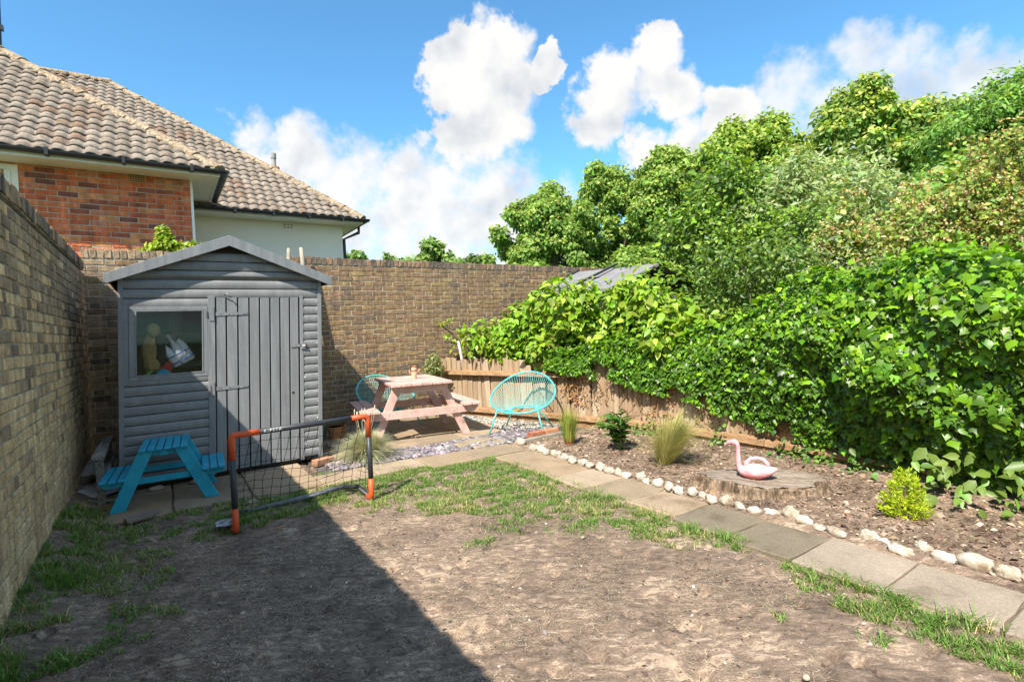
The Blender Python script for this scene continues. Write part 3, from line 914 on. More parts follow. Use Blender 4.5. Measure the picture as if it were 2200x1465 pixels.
lw = thing('brick_wall', 'weathered grey brown brick wall in shade beside the blue table', 'wall', (-.72, 4.0, 0))
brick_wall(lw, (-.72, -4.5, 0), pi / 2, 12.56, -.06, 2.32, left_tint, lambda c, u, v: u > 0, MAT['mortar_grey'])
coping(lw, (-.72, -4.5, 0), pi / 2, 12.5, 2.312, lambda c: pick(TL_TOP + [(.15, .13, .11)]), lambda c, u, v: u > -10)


# ------------------------------------------------------------------ houses
TILE_T = [(.31, .258, .212), (.335, .28, .23), (.295, .243, .198), (.35, .295, .243), (.28, .226, .183)]
TILE_RED = [(.28, .205, .155), (.27, .185, .135)]


def tile_geom(w, ln):
    nu = 8; vs = []
    for (s, dz) in ((0, -.004), (0, .014), (ln, .0)):
        for i in range(nu + 1):
            t = i / nu
            h = .017 * sin(2 * pi * t - .6) + .004 * sin(4 * pi * t)
            vs.append(((t - .5) * w, s, h + dz + (.014 if s == 0 else 0.0)))
    k = nu + 1; fs = []
    for i in range(nu):
        fs.append((i, i + 1, k + i + 1, k + i)); fs.append((k + i, k + i + 1, 2 * k + i + 1, 2 * k + i))
    return np.array(vs), fs


def roof(T, eave_left, ncol, nrow, pitch, keep, name, slope_len, vis):
    """tiles on a slope rising towards +Y; grid origin at eave_left"""
    cw, gauge = CW, .208
    R = rot3(pitch, 0, 0)
    base = np.array(eave_left, float)
    gv, gf = tile_geom(cw * 1.04, gauge + .045)
    part = None
    m = MB()
    # closed roof body under the tiles
    L = ncol * cw
    cells = []
    for j in range(nrow):
        for i in range(ncol):
            q = base + R @ np.array([(i + .5) * cw, (j) * gauge, .02])
            if keep(q[0], q[1]): cells.append((q, j))
    cand = []
    for k, (q, j) in enumerate(cells):
        u, v, z = proj(q)
        if z > .1 and -30 < u < IW and -30 < v < IH and vis(u, v): cand.append((z, k))
    cand.sort(); chosen = set(k for _, k in cand[:300])
    return cells, chosen, R, gv, gf


def lay_tiles(T, roofpart, cells, chosen, R, gv, gf, redfn):
    rest = MB(); lib = {}
    for k, (q, j) in enumerate(cells):
        t = pick(TILE_RED) if redfn(q) else pick(TILE_T)
        loc = q + np.array([RNG.normal(0, .003), 0, RNG.normal(0, .004)])
        if k in chosen:
            if t not in lib:
                mm = MB(); mm.add(gv, gf, t); lib[t] = mm.mesh('roof_tile', MAT['tile'], True)
            o = link('roof_tile', lib[t], roofpart)
            o.location = Vector(loc) - T.location
            o.rotation_euler = (atan2(R[2][1], R[1][1]) + RNG.normal(0, .012), RNG.normal(0, .012), RNG.normal(0, .01))
        else:
            rest.add(gv @ R.T + loc - np.array(T.location), gf, t)
    if rest.v: rest.build('roof_tiling', MAT['tile'], roofpart, smooth=True, kind='stuff')


def hip_run(T, roofpart, a, b, n, r=.085):
    a = np.array(a); b = np.array(b)
    for i in range(n):
        p = a + (b - a) * i / n; q = a + (b - a) * (i + 1.12) / n
        m = MB()
        k = 7; vs = []; d = (q - p) / np.linalg.norm(q - p)
        x = np.cross(d, (0, 0, 1)); x /= np.linalg.norm(x); y = np.cross(x, d)
        for e, s_ in ((p, 1.12), (q, .94)):
            for j in range(k):
                an = pi * (j / (k - 1)) * 1.16 - .08 * pi
                vs.append(e + r * s_ * (cos(an) * x * 1.25 + sin(an) * y) - y * .03 - np.array(T.location) + RNG.normal(0, .006, 3))
        fs = [(j, j + 1, k + j + 1, k + j) for j in range(k - 1)] + [tuple(range(k - 1, -1, -1)), tuple(range(k, 2 * k))]
        m.add(vs, fs); m.build('hip_tile', MAT['hip_tile'], roofpart, smooth=False)
    # ragged mortar bedding along the hip
    m = MB()
    for i in range(n * 7):
        t = RNG.rand(); p = a + (b - a) * t
        d = (b - a) / np.linalg.norm(b - a); x = np.cross(d, (0, 0, 1)); x /= np.linalg.norm(x)
        m.blob(p + x * RNG.choice([-1, 1]) * RNG.uniform(.06, .13) - np.array([0, 0, .05]) - np.array(T.location), (.05, .04, .03), 6, 4, lambda d: RNG.uniform(.7, 1.2))
    m.build('hip_mortar', MAT['hip_tile'], roofpart, kind='stuff')


def gutter(T, pts, r=.055):
    m = MB(); k = 9; loc = np.array(T.location); vs = []; fs = []
    pts = [np.array(p, float) for p in pts]
    for i, p in enumerate(pts):
        d = pts[min(i + 1, len(pts) - 1)] - pts[max(i - 1, 0)]; d /= np.linalg.norm(d)
        x = np.cross(d, (0, 0, 1)); x /= np.linalg.norm(x)
        for j in range(k):
            an = pi + pi * j / (k - 1)
            vs.append(p + r * (cos(an) * x + sin(an) * np.array([0, 0, 1])) - loc)
    for i in range(len(pts) - 1):
        for j in range(k - 1): fs.append((i * k + j, i * k + j + 1, (i + 1) * k + j + 1, (i + 1) * k + j))
    fs.append(tuple(range(k))); fs.append(tuple((len(pts) - 1) * k + j for j in range(k - 1, -1, -1)))
    m.add(vs, fs)
    g = m.build('gutter', MAT['black_plastic'], T, smooth=False)
    return g


def roof_body(T, pts, faces, mat):
    m = MB(); m.add([np.array(p) - np.array(T.location) for p in pts], faces)
    return m.build('roof', mat, T)


PT = radians(40)
CW = .173
# --- the red brick house
hb = thing('brick_house', 'red brick house with brown tiled hipped roof and black gutter above the wall', 'house', (-1.5, 9.44, 0))
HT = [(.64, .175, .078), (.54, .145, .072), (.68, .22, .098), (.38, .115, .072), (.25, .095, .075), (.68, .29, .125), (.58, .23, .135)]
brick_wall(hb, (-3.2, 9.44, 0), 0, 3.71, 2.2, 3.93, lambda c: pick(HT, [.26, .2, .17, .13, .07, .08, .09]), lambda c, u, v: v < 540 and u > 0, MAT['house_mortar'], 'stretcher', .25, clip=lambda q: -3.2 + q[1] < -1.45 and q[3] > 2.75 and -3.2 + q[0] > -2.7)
m = MB(); m.span((-3.2 + 1.5, .26, 0), (.51 + 1.5, 4.5, 3.9)); m.build('wall', MAT['house_mortar'], hb)
m = MB(); m.span((-1.7, .01, -.0), (2.01, .25, 2.2)); m.build('lower_wall', MAT['house_mortar'], hb)
EX, EY, EZ = .86, 9.05, 3.95
rp = roof_body(hb, [(-4, EY + .03, EZ - .03), (EX - .02, EY + .03, EZ - .03), (EX - 3.05, EY + 3.05, EZ - .03 + 3.03 * math.tan(PT)), (-4, EY + 3.05, EZ - .03 + 3.03 * math.tan(PT)), (EX - .02, EY + 6.1, EZ - .03), (-4, EY + 6.1, EZ - .03)],
               [(0, 1, 2, 3), (1, 4, 2), (4, 5, 3, 2), (0, 3, 5), (0, 5, 4, 1)], MAT['felt'])
ncol = 28
cells, ch, R, gv, gf = roof(hb, (EX - ncol * CW - .02, EY - .03, EZ), ncol, 20, PT, lambda x, y: x < EX - (y - EY) - .05, 'roof', 4, lambda u, v: v < 420)
lay_tiles(hb, rp, cells, ch, R, gv, gf, lambda q: fbm(q[0] * 2.2, q[1] * 3, 71, 2) > .70 and RNG.rand() < .5)
hip_run(hb, rp, (EX + .02, EY, EZ + .03), (EX - 3.05, EY + 3.05, EZ + .03 + 3.05 * math.tan(PT)), 11)
# verge of the other slopes kept simple but tiled in the same colour
m = MB(); m.span((-3.2 + 1.5, -.40, 3.87), (EX - .03 + 1.5, .3, 3.895)); m.span((.5 + 1.5, .3, 3.87), (EX - .03 + 1.5, 5, 3.895)); m.build('soffit', MAT['white_paint'], hb)
m = MB(); m.span((-1.7, -.42, 3.86), (EX - .0 + 1.5, -.40, 3.96)); m.span((EX - .03 + 1.5, -.40, 3.86), (EX - .005 + 1.5, 5, 3.96)); m.build('fascia', MAT['white_paint'], hb)
gt = gutter(hb, [(-3.6, EY - .09, EZ + .01), (EX + .09, EY - .09, EZ - .01)])
gutter(hb, [(EX + .075, EY - .12, EZ - .01), (EX + .075, EY + 4.5, EZ + .0)])
for x in (-1.9, -1.1, -.3, .5):
    MB().span((x + 1.5 - .02, -.54, 3.88), (x + 1.5 + .02, -.41, 3.975)).build('bracket', MAT['black_plastic'], gt)
m = MB(); m.span((.49 + 1.5, -.012, 0), (.525 + 1.5, .02, 3.87)); m.build('corner_trim', MAT['white_paint'], hb)
# upper window at the frame edge
wn = MB().span((-2.62 + 1.5, .02, 2.75), (-1.462 + 1.5, .06, 3.84)).build('window', MAT['white_paint'], hb)
MB().span((-2.62 + 1.5, -.03, 2.75), (-1.462 + 1.5, .015, 2.80)).build('sill', MAT['white_paint'], wn)
for a, b, c, d in ((-1.53, -1.462, 2.8, 3.84), (-2.62, -1.53, 3.77, 3.84), (-2.62, -1.53, 2.8, 2.87), (-2.1, -2.02, 2.87, 3.77)):
    MB().span((a + 1.5, -.02, c), (b + 1.5, .018, d)).build('frame', MAT['white_paint'], wn)
MB().span((-2.02 + 1.5, .006, 2.87), (-1.53 + 1.5, .012, 3.77)).build('pane', MAT['glass'], wn)
MB().span((-1.60 + 1.5, -.012, 2.87), (-1.535 + 1.5, .004, 3.77)).build('sash', MAT['white_paint'], wn)
# terracotta air brick
ab = MB(); ab.span((-.27 + 1.5, -.016, 3.755), (-.06 + 1.5, .01, 3.885)); ab = ab.build('air_brick', MAT['terracotta'], hb)
dk = MB()
for i in range(6):
    for j in range(4): dk.span((-.255 + 1.5 + i * .0315, -.018, 3.77 + j * .027), (-.255 + 1.5 + i * .0315 + .019, -.0165, 3.77 + j * .027 + .015))
dk.build('vent_holes', MAT['shed_dark'], ab)
# aerial pole
m = MB(); m.tube([(-1.98 + 1.5, 2.56, 6.2), (-1.95 + 1.5, 2.56, 7.6)], .022, 8); m.build('aerial_pole', pmat('aerial', [(.3, (.04, .07, .12)), (.7, (.07, .1, .16))], rough=.5), hb, smooth=True)
m = MB(); m.span((-2.01 + 1.5, 2.52, 6.72), (-1.92 + 1.5, 2.6, 6.8)); m.build('aerial_clamp', MAT['black_plastic'], hb)

# --- the white rendered house behind
hw = thing('white_house', 'pale rendered house with brown tiled hipped roof and flue pipe behind the shed', 'house', (1.5, 11.3, 0))
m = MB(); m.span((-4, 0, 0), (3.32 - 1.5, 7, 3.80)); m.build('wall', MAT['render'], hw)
WX, WY, WZ = 3.64, 10.9, 3.80
tR = 4.3
rp = roof_body(hw, [(-3, WY + .03, WZ - .03), (WX - .02, WY + .03, WZ - .03), (WX - tR, WY + tR, WZ - .03 + tR * math.tan(PT)), (-3, WY + tR, WZ - .03 + tR * math.tan(PT)), (WX - .02, WY + 2 * tR, WZ - .03), (-3, WY + 2 * tR, WZ - .03)],
               [(0, 1, 2, 3), (1, 4, 2), (4, 5, 3, 2), (0, 3, 5), (0, 5, 4, 1)], MAT['felt'])
ncol = 36
cells, ch, R, gv, gf = roof(hw, (WX - ncol * CW - .02, WY - .03, WZ), ncol, 28, PT, lambda x, y: x < WX - (y - WY) - .05 and y < WY + tR - .05, 'roof', 4, lambda u, v: v < 95 + .575 * u + 5 and v < 480 and (u > 470 or v < 95 + .575 * u - 5))
lay_tiles(hw, rp, cells, ch, R, gv, gf, lambda q: fbm(q[0] * 2, q[1] * 2, 75, 2) > (.62 if q[1] > 13 else .74) and RNG.rand() < .7)
hip_run(hw, rp, (WX + .02, WY, WZ + .03), (WX - tR, WY + tR, WZ + .03 + tR * math.tan(PT)), 15)
hip_run(hw, rp, (WX - tR, WY + tR, WZ + .05 + tR * math.tan(PT)), (WX - tR - 3, WY + tR, WZ + .05 + tR * math.tan(PT)), 8)
m = MB(); m.span((-4, -.40, 3.72), (WX - 1.5 - .03, .0, 3.745)); m.span((3.32 - 1.5, 0, 3.72), (WX - 1.5 - .03, 7, 3.745)); m.build('soffit', MAT['white_paint'], hw)
m = MB(); m.span((-4, -.42, 3.71), (WX - 1.5, -.40, 3.80)); m.span((WX - 1.53, -.40, 3.71), (WX - 1.505, 7, 3.80)); m.build('fascia', MAT['white_paint'], hw)
gt = gutter(hw, [(-1.5, WY - .09, WZ + .01), (WX + .10, WY - .09, WZ - .01)])
gutter(hw, [(WX + .07, WY - .12, WZ - .01), (WX + .07, WY + 7, WZ)])
for x in (.6, 1.25, 1.9, 2.55, 3.2):
    MB().span((x - 1.5 - .02, -.54, 3.73), (x - 1.5 + .02, -.41, 3.825)).build('bracket', MAT['black_plastic'], gt)
m = MB(); m.tube([(WX + .07 - 1.5, .1, 3.76), (WX + .07 - 1.5, .1, 3.62), (3.38 - 1.5, .1, 3.46), (3.38 - 1.5, .1, 0)], .034, 8); m.build('downpipe', MAT['black_plastic'], hw, smooth=True)
ab = MB().span((2.14 - 1.5, -.012, 3.58), (2.36 - 1.5, .01, 3.71)).build('air_brick', MAT['render'], hw)
dk = MB()
for i in range(3):
    for j in range(2): dk.span((2.165 - 1.5 + i * .06, -.014, 3.6 + j * .05), (2.165 - 1.5 + i * .06 + .04, -.0125, 3.6 + j * .05 + .03))
dk.build('vent_holes', MAT['mortar_grey'], ab)
fl = MB(); fl.tube([(2.42 - 1.5, 2.1, 4.6), (2.42 - 1.5, 2.1, 5.62)], .05, 12); fl.tube([(2.42 - 1.5, 2.1, 5.62), (2.42 - 1.5, 2.1, 5.74)], .062, 12)
fl = fl.build('flue_pipe', MAT['pipe'], hw)
MB().tube([(2.42 - 1.5, 2.1, 5.2), (2.42 - 1.5, 2.1, 5.42), (2.42 - 1.5, 2.1, 5.43)], [.14, .12, .06], 12).build('flashing', MAT['terracotta'], fl)


# ------------------------------------------------------------------ the shed
SH = thing('garden_shed', 'dark grey painted timber shed with window, plank door and gabled roof', 'shed', (.5275, 6.13, 0))
lean = lambda p: (p[0] + .042 * p[2], p[1], p[2])
HW, APEX, SLOPE, DEP = .9025, 2.44, .40, 1.45
SP, SD = MAT['shed_paint'], MAT['shed_door']
PITCH_B = .0925


def half_at(z):
    return min(HW, max(.02, (APEX - .04 - z) / SLOPE))


def log_board(x0, x1, z, gable=False):
    m = MB()
    prof = [(0, 0.002), (-.011, .006), (-.0165, .024), (-.018, .046), (-.0155, .07), (-.009, .086), (0, .0905)]
    vs = []
    for (y, dz) in prof:
        a, b = x0, x1
        if gable: h = half_at(z + dz); a, b = max(x0, -h), min(x1, h)
        vs += [(a, y, z + dz), (b, y, z + dz)]
    k = len(prof); fs = [(2 * i, 2 * i + 1, 2 * i + 3, 2 * i + 2) for i in range(k - 1)]
    fs += [tuple(2 * i for i in range(k))[::-1], tuple(2 * i + 1 for i in range(k))]
    m.add(vs, fs)
    o = m.build('cladding_board', SP, SH, xf=lean, smooth=True)
    try:
        o.data.set_sharp_from_angle(angle=radians(50))
    except Exception:
        pass
    return o


z = .075
while z + .09 < APEX - .06:
    zc = z + .045
    if zc > 1.86: log_board(-HW, HW, z, True)
    else:
        log_board(.70, HW - .0, z)
        if zc < 1.07 or zc > 1.76: log_board(-HW, -.19, z)
    z += PITCH_B
# carcass behind the boards
m = MB(); m.add([(-HW, .002, .05), (-.19, .002, .05), (-.19, .002, 1.085), (-HW, .002, 1.085)], [(0, 1, 2, 3)])
m.add([(-HW, .003, 1.085), (-.81, .003, 1.085), (-.81, .003, 1.75), (-HW, .003, 1.75)], [(0, 1, 2, 3)])
m.add([(-HW, .002, 1.75), (-.19, .002, 1.75), (-.19, .002, 1.87), (-HW, .002, 1.87)], [(0, 1, 2, 3)])
m.add([(.69, .002, .05), (HW, .002, .05), (HW, .002, 1.87), (.69, .002, 1.87)], [(0, 1, 2, 3)])
m.add([(-HW, .002, 1.87), (HW, .002, 1.87), (HW, .002, 2.04), (0, .002, 2.40), (-HW, .002, 2.04)], [(0, 1, 2, 3, 4)])
m.build('front_lining', MAT['shed_dark'], SH, xf=lean)
m = MB(); m.span((-HW, .03, .03), (HW, DEP, .07)); m.build('floor', MAT['shed_dark'], SH, xf=lean)
for s_ in (-1, 1):
    m = MB(); m.span((s_ * HW - .012, 0.004, .05), (s_ * HW + .012, DEP, 2.03)); m.build('side_wall', SP, SH, xf=lean)
m = MB(); m.prism([(-HW, .05), (HW, .05), (HW, 2.03), (0, 2.39), (-HW, 2.03)], 0, .02, M=lambda p: (p[0], DEP - .02 + p[2], p[1])); m.build('rear_wall', SP, SH, xf=lean)
for s_ in (-1, 1):
    a = np.array((0, 0, APEX)); b = np.array((s_ * 1.0, 0, APEX - SLOPE * 1.0)); th = .03
    m = MB(); m.add([(a[0], -.10, a[2]), (b[0], -.10, b[2]), (b[0], DEP + .08, b[2]), (a[0], DEP + .08, a[2]), (a[0], -.10, a[2] - th), (b[0], -.10, b[2] - th), (b[0], DEP + .08, b[2] - th), (a[0], DEP + .08, a[2] - th)],
                    [(0, 1, 2, 3), (7, 6, 5, 4), (0, 4, 5, 1), (1, 5, 6, 2), (2, 6, 7, 3), (3, 7, 4, 0)])
    m.build('roof_panel', MAT['felt'], SH, xf=lean)
    # bargeboard
    e = s_ * 1.015
    m = MB(); zt = APEX + .022; zb = APEX - .086
    m.add([(0, -.118, zt), (e, -.118, zt - SLOPE * 1.015), (e, -.118, zb - SLOPE * 1.015 + .01), (0, -.118, zb), (0, -.101, zt), (e, -.101, zt - SLOPE * 1.015), (e, -.101, zb - SLOPE * 1.015 + .01), (0, -.101, zb)],
          [(0, 1, 2, 3), (7, 6, 5, 4), (0, 4, 5, 1), (1, 5, 6, 2), (2, 6, 7, 3), (3, 7, 4, 0)])
    m.build('bargeboard', MAT['shed_door'], SH, xf=lean, bevel=.003)
    m = MB(); m.span((s_ * (HW - .004) - .02, -.030, .05), (s_ * (HW - .004) + .02, .01, 2.02)); m.build('corner_trim', SD, SH, xf=lean, bevel=.003)
    MB().beam((s_ * .97, -.1, APEX - SLOPE * .97 - .04), (s_ * .97, DEP + .07, APEX - SLOPE * .97 - .04), .03, .06).build('eaves_batten', MAT['shed_dark'], SH, xf=lean)
nl = MB()
z = .075
while z + .09 < 1.86:
    for x in ((.735, HW - .04) + ((-HW + .06, -.22) if z < 1.0 else ())): nl.tube([(x + RNG.normal(0, .006), -.022, z + .05), (x, -.017, z + .05)], .0035, 6)
    z += PITCH_B
nl.build('nail_heads', MAT['metal'], SH, xf=lean)
# trims round the door and window
for a, b in (((-.19, -.022, .05), (-.127, .01, 1.855)), ((.69, -.02, .05), (.725, .004, 1.855))):
    MB().span(a, b).build('door_post', SD, SH, xf=lean, bevel=.003)
m = MB(); m.span((-HW, -.015, 1.05), (-.84, .0, 1.76)); m.build('window_side_panel', SP, SH, xf=lean)
# window: frame bars, pane
wf = MB().span((-.838, -.022, 1.72), (-.192, .012, 1.752)).build('window', SD, SH, xf=lean, bevel=.002)
for a, b in (((-.838, -.022, 1.055), (-.192, .012, 1.092)), ((-.838, -.022, 1.093), (-.788, .012, 1.719)), ((-.232, -.022, 1.093), (-.192, .012, 1.719))):
    MB().span(a, b).build('window_frame', SD, wf, xf=lean, bevel=.002)
for a, b in (((-.788, -.026, 1.093), (-.778, .0, 1.719)), ((-.242, -.026, 1.093), (-.232, .0, 1.719)), ((-.778, -.026, 1.708), (-.242, .0, 1.719)), ((-.778, -.026, 1.093), (-.242, .0, 1.103))):
    MB().span(a, b).build('glazing_bead', SD, wf, xf=lean)
MB().span((-.778, .002, 1.103), (-.242, .006, 1.708)).build('pane', MAT['glass'], wf, xf=lean)
# door: eight planks with bead grooves
xs = [-.122, -.022, .084, .19, .29, .392, .49, .588, .684]
db = MB().span((-.122, .012, .07), (.684, .02, 1.835)).build('door', MAT['shed_dark'], SH, xf=lean)
for i in range(8):
    a, b = xs[i] + .004, xs[i + 1] - .009
    m = MB(); m.span((a, -.012 + RNG.normal(0, .0012), .065), (b, .010, 1.838 + RNG.normal(0, .002))); m.build('plank', SD, db, xf=lean, bevel=.004)
for zz in (1.672, .915):
    h = MB(); h.add([(-.12, -.018, zz - .02), (.165, -.018, zz - .011), (.165, -.018, zz + .011), (-.12, -.018, zz + .02), (-.12, -.013, zz - .02), (.165, -.013, zz - .011), (.165, -.013, zz + .011), (-.12, -.013, zz + .02)],
                    [(0, 1, 2, 3), (0, 4, 5, 1), (1, 5, 6, 2), (2, 6, 7, 3), (3, 7, 4, 0)])
    h = h.build('hinge', SD, db, xf=lean)
    MB().span((-.175, -.028, zz - .07), (-.135, -.0225, zz + .07)).build('hinge_plate', SD, h, xf=lean, bevel=.001)
    MB().tube([(-.129, -.026, zz - .03), (-.129, -.026, zz + .03)], .007, 8).build('hinge_pin', MAT['metal'], h)
    m = MB()
    for x in (-.08, 0, .08, .14): m.tube([(x, -.021, zz), (x, -.017, zz)], .006, 6)
    m.build('screws', MAT['metal'], h, xf=lean)
hs = MB(); hs.span((.60, -.02, 1.295), (.70, -.0125, 1.325)); hs = hs.build('hasp', SD, db, xf=lean)
MB().span((.70, -.034, 1.27), (.745, -.0185, 1.34)).build('hasp_staple', SD, hs, xf=lean, bevel=.002)
MB().tube([(.712, -.032, 1.305), (.735, -.05, 1.305), (.757, -.032, 1.305)], .006, 6).build('hasp_pin', MAT['metal'], hs, xf=lean)
MB().tube([(-.045, -.03, 1.862), (-.02, -.05, 1.875), (0, -.055, 1.85), (.02, -.045, 1.835)], .006, 6).build('door_catch', MAT['metal'], SH, xf=lean, smooth=True)
MB().tube([(.615, -.0155, .80), (.615, -.010, .80)], .012, 10).build('finger_hole', MAT['dark_cloth'], db, xf=lean)

# things seen through the window
def world_shed(x, y, z): return (.5275 + x + .042 * z, 6.13 + y, z)
bk = thing('rucksack', 'tan and black rucksack behind the shed window', 'bag', world_shed(-.66, .17, 1.1))
MB().blob((0, 0, .2), (.085, .07, .2), 14, 10, lambda d: 1 + .12 * sin(7 * d[2]) + .06 * sin(9 * d[0])).build('body', MAT['tan_cloth'], bk, smooth=True)
MB().blob((.03, -.03, .43), (.06, .055, .07), 12, 8).build('top_pocket', MAT['tan_cloth'], bk, smooth=True)
MB().blob((.075, -.02, .22), (.05, .045, .17), 12, 8, lambda d: 1 + .1 * sin(8 * d[2])).build('strap', MAT['dark_cloth'], bk, smooth=True)
MB().span((-.03, -.085, .04), (.06, -.055, .14)).build('front_pocket', MAT['tan_cloth'], bk, bevel=.012)
for i, (x, zz, tl) in enumerate(((-.44, 1.16, .5), (-.375, 1.19, .45), (-.32, 1.22, .5))):
    b = thing('plastic_bottle', ('white plastic bottle nearest the rucksack in the blue carrier', 'white plastic bottle in the middle of the blue carrier', 'white plastic bottle nearest the door in the blue carrier')[i], 'bottle', world_shed(x, .2, zz), group='bottles in the carrier')
    R = rot3(0, -tl, 0)
    pts = [R @ np.array((0, 0, h)) for h in (0, .01, .16, .2, .24, .3)]
    MB().tube(pts, [.03, .042, .042, .034, .017, .014], 14).build('body', MAT['white_print'], b, smooth=True)
    MB().tube([R @ np.array((0, 0, .3)), R @ np.array((0, 0, .325))], .017, 10).build('cap', MAT['white_print'], b)
cr = thing('bottle_carrier', 'blue cord carrier round the white bottles in the shed window', 'carrier', world_shed(-.38, .2, 1.18))
for dz, w in ((.05, .2), (.12, .19)):
    R = rot3(0, -.5, 0)
    pts = [R @ np.array((w * .6 * cos(a), .06 * sin(a), dz)) for a in np.linspace(0, 2 * pi, 24)]
    MB().tube(pts, .006, 6).build('band', MAT['blue_cord'], cr, smooth=True)
m = MB(); m.blob((0, 0, 0), (.055, .03, .2), 14, 10, lambda d: 1 + .35 * max(0, d[2]))
tag(m.build('hanging_cloth', MAT['dark_cloth'], loc=world_shed(-.47, .09, 1.62), smooth=True), 'black cloth hanging down inside the shed window', 'cloth')
m = MB(); m.span((-.05, -.05, 0), (.07, .05, .16)); tag(m.build('plastic_box', MAT['red_plastic'], loc=world_shed(-.56, .2, 1.05), bevel=.008), 'red plastic box low in the shed window', 'box')
m = MB(); m.blob((0, 0, 0), (.07, .07, .07), 16, 12); tag(m.build('ball', MAT['blue_wood'], loc=world_shed(-.57, .1, 1.075), smooth=True), 'small blue ball in the bottom corner of the shed window', 'ball')
m = MB(); m.beam((-.76, .1, 1.05), (-.6, .14, 1.2), .05, .02); tag(m.build('garden_tool', MAT['green_plastic'], loc=(.5275 + .05, 6.13, 0)), 'green plastic tool handle leaning inside the shed window', 'tool')
m = MB(); m.span((-.78, .27, .98), (-.2, .40, 1.0)); m.span((-.76, .385, .07), (-.73, .40, .98)); m.span((-.25, .385, .07), (-.22, .40, .98))
tag(m.build('shelf', MAT['shed_door'], loc=(.5275 + .04, 6.13, 0)), 'narrow shelf inside the shed below its window', 'shelf')
m = MB(); m.span((-.82, .05, .985), (-.16, .27, 1.02)); m.span((-.8, .07, .07), (-.77, .1, .985)); m.span((-.2, .07, .07), (-.17, .1, .985))
tag(m.build('workbench', MAT['old_wood'], loc=(.5275 + .04, 6.13, 0)), 'workbench inside the shed under the window', 'bench')
m = MB(); m.span((-.62, DEP - .06, 1.1), (.3, DEP - .03, 1.16)); m.span((-.62, DEP - .06, 1.45), (.3, DEP - .03, 1.52)); m.span((-.5, DEP - .05, 1.1), (-.44, DEP - .03, 2.0))
tag(m.build('wall_rack', MAT['white_paint'], loc=(.5275 + .06, 6.13, 0)), 'white timber rack on the rear wall inside the shed', 'rack')

# ------------------------------------------------------------------ fence
FB = thing('timber_fence', 'low weathered timber fence of upright boards under the ivy', 'fence', (4.9, 4.0, 0))
FL = np.array(FB.location)
fpts = [np.array(p) for p in ((3.90, 8.02), (4.66, 5.72), (4.80, 5.2), (5.03, 4.2), (5.06, 3.0), (5.08, -.8))]
fseg = [np.linalg.norm(fpts[i + 1] - fpts[i]) for i in range(len(fpts) - 1)]
FLEN = sum(fseg)


def fence_at(s):
    for i, L in enumerate(fseg):
        if s <= L or i == len(fseg) - 1:
            d = (fpts[i + 1] - fpts[i]) / L
            return fpts[i] + d * s, d
        s -= L


FT = [(.50, .375, .25), (.56, .43, .30), (.44, .32, .21), (.60, .48, .35), (.47, .34, .225)]
s = 0.0
while s < FLEN:
    w = RNG.uniform(.095, .125)
    p, d = fence_at(min(FLEN, s + w / 2)); nrm = np.array([d[1], -d[0]])   # away from the garden is +
    out = np.array([-d[1], d[0]])
    if out[0] < 0: out = -out
    h = .93 + RNG.normal(0, .018); 
    if RNG.rand() < .12: h -= RNG.uniform(.02, .08)
    m = MB(); hw_ = w / 2 + .006
    tx = RNG.normal(0, .006)
    vs = []
    for (a, y) in ((-hw_, .006), (hw_, -.006), (hw_, .004), (-hw_, .016)):
        vs.append((a, y, .06)); vs.append((a + tx, y, h + RNG.normal(0, .006)))
    m.add(vs, [(0, 2, 3, 1), (2, 4, 5, 3), (4, 6, 7, 5), (6, 0, 1, 7), (1, 3, 5, 7), (0, 6, 4, 2)], pick(FT))
    ang = atan2(d[1], d[0])
    # local x along d; local y must point away from the camera side
    if (rot3(0, 0, ang) @ np.array([0, 1, 0]))[:2] @ out < 0: ang += pi
    m.build('fence_board', MAT['fence_board'], FB, loc=Vector((p[0], p[1], 0)) - FB.location, rot=(RNG.normal(0, .012), RNG.normal(0, .02), ang))
    s += w
def rails(z, dep, hh, wob, segs, name):
    for (a, b) in segs:
        pa, d = fence_at(a); pb, _ = fence_at(b)
        out = np.array([-d[1], d[0]]); out = out if out[0] > 0 else -out
        n = 7; m = MB(); vs = []; fs = []
        for i in range(n):
            p = pa + (pb - pa) * i / (n - 1) - out * (dep / 2 + .012)
            e = RNG.normal(0, wob, 4)
            ol = [(-dep / 2 + e[0], -hh / 2), (dep / 2, -hh / 2 + e[1]), (dep / 2, hh / 2 + e[2] + .01), (-dep / 2 + .012, hh / 2 + e[3] - .012)]
            vs += [(p[0] + o_[0] * out[0] - FL[0], p[1] + o_[0] * out[1] - FL[1], z + o_[1]) for o_ in ol]
        for i in range(n - 1):
            for k in range(4): fs.append((4 * i + k, 4 * i + (k + 1) % 4, 4 * i + 4 + (k + 1) % 4, 4 * i + 4 + k))
        fs += [(0, 3, 2, 1), tuple(4 * (n - 1) + k for k in range(4))]
        m.add(vs, fs); m.build(name, MAT['fence_rail'], FB)
L0 = fseg[0]; L1 = L0 + fseg[1]; L2 = L1 + fseg[2]
rails(.715, .075, .06, .006, [(0.02, L0 - .01), (L0 + .01, L1 - .1)], 'rail')
rails(.135, .07, .065, .004, [(0.02, L0 - .01), (L0 + .01, L1), (L1 + .01, L2), (L2 + .01, L2 + 1.2), (L2 + 1.21, FLEN)], 'rail')
rails(.045, .03, .11, .003, [(0.02, L0 - .01), (L0 + .01, L2), (L2 + .01, FLEN)], 'gravel_board')
for s in (.04, L0, L2, L2 + 1.8, L2 + 3.6):
    p, d = fence_at(s); MB().span((p[0] + .03 - FL[0], p[1] - .05 - FL[1], -.05), (p[0] + .13 - FL[0], p[1] + .05 - FL[1], .90)).build('post', MAT['fence_rail'], FB, bevel=.006)


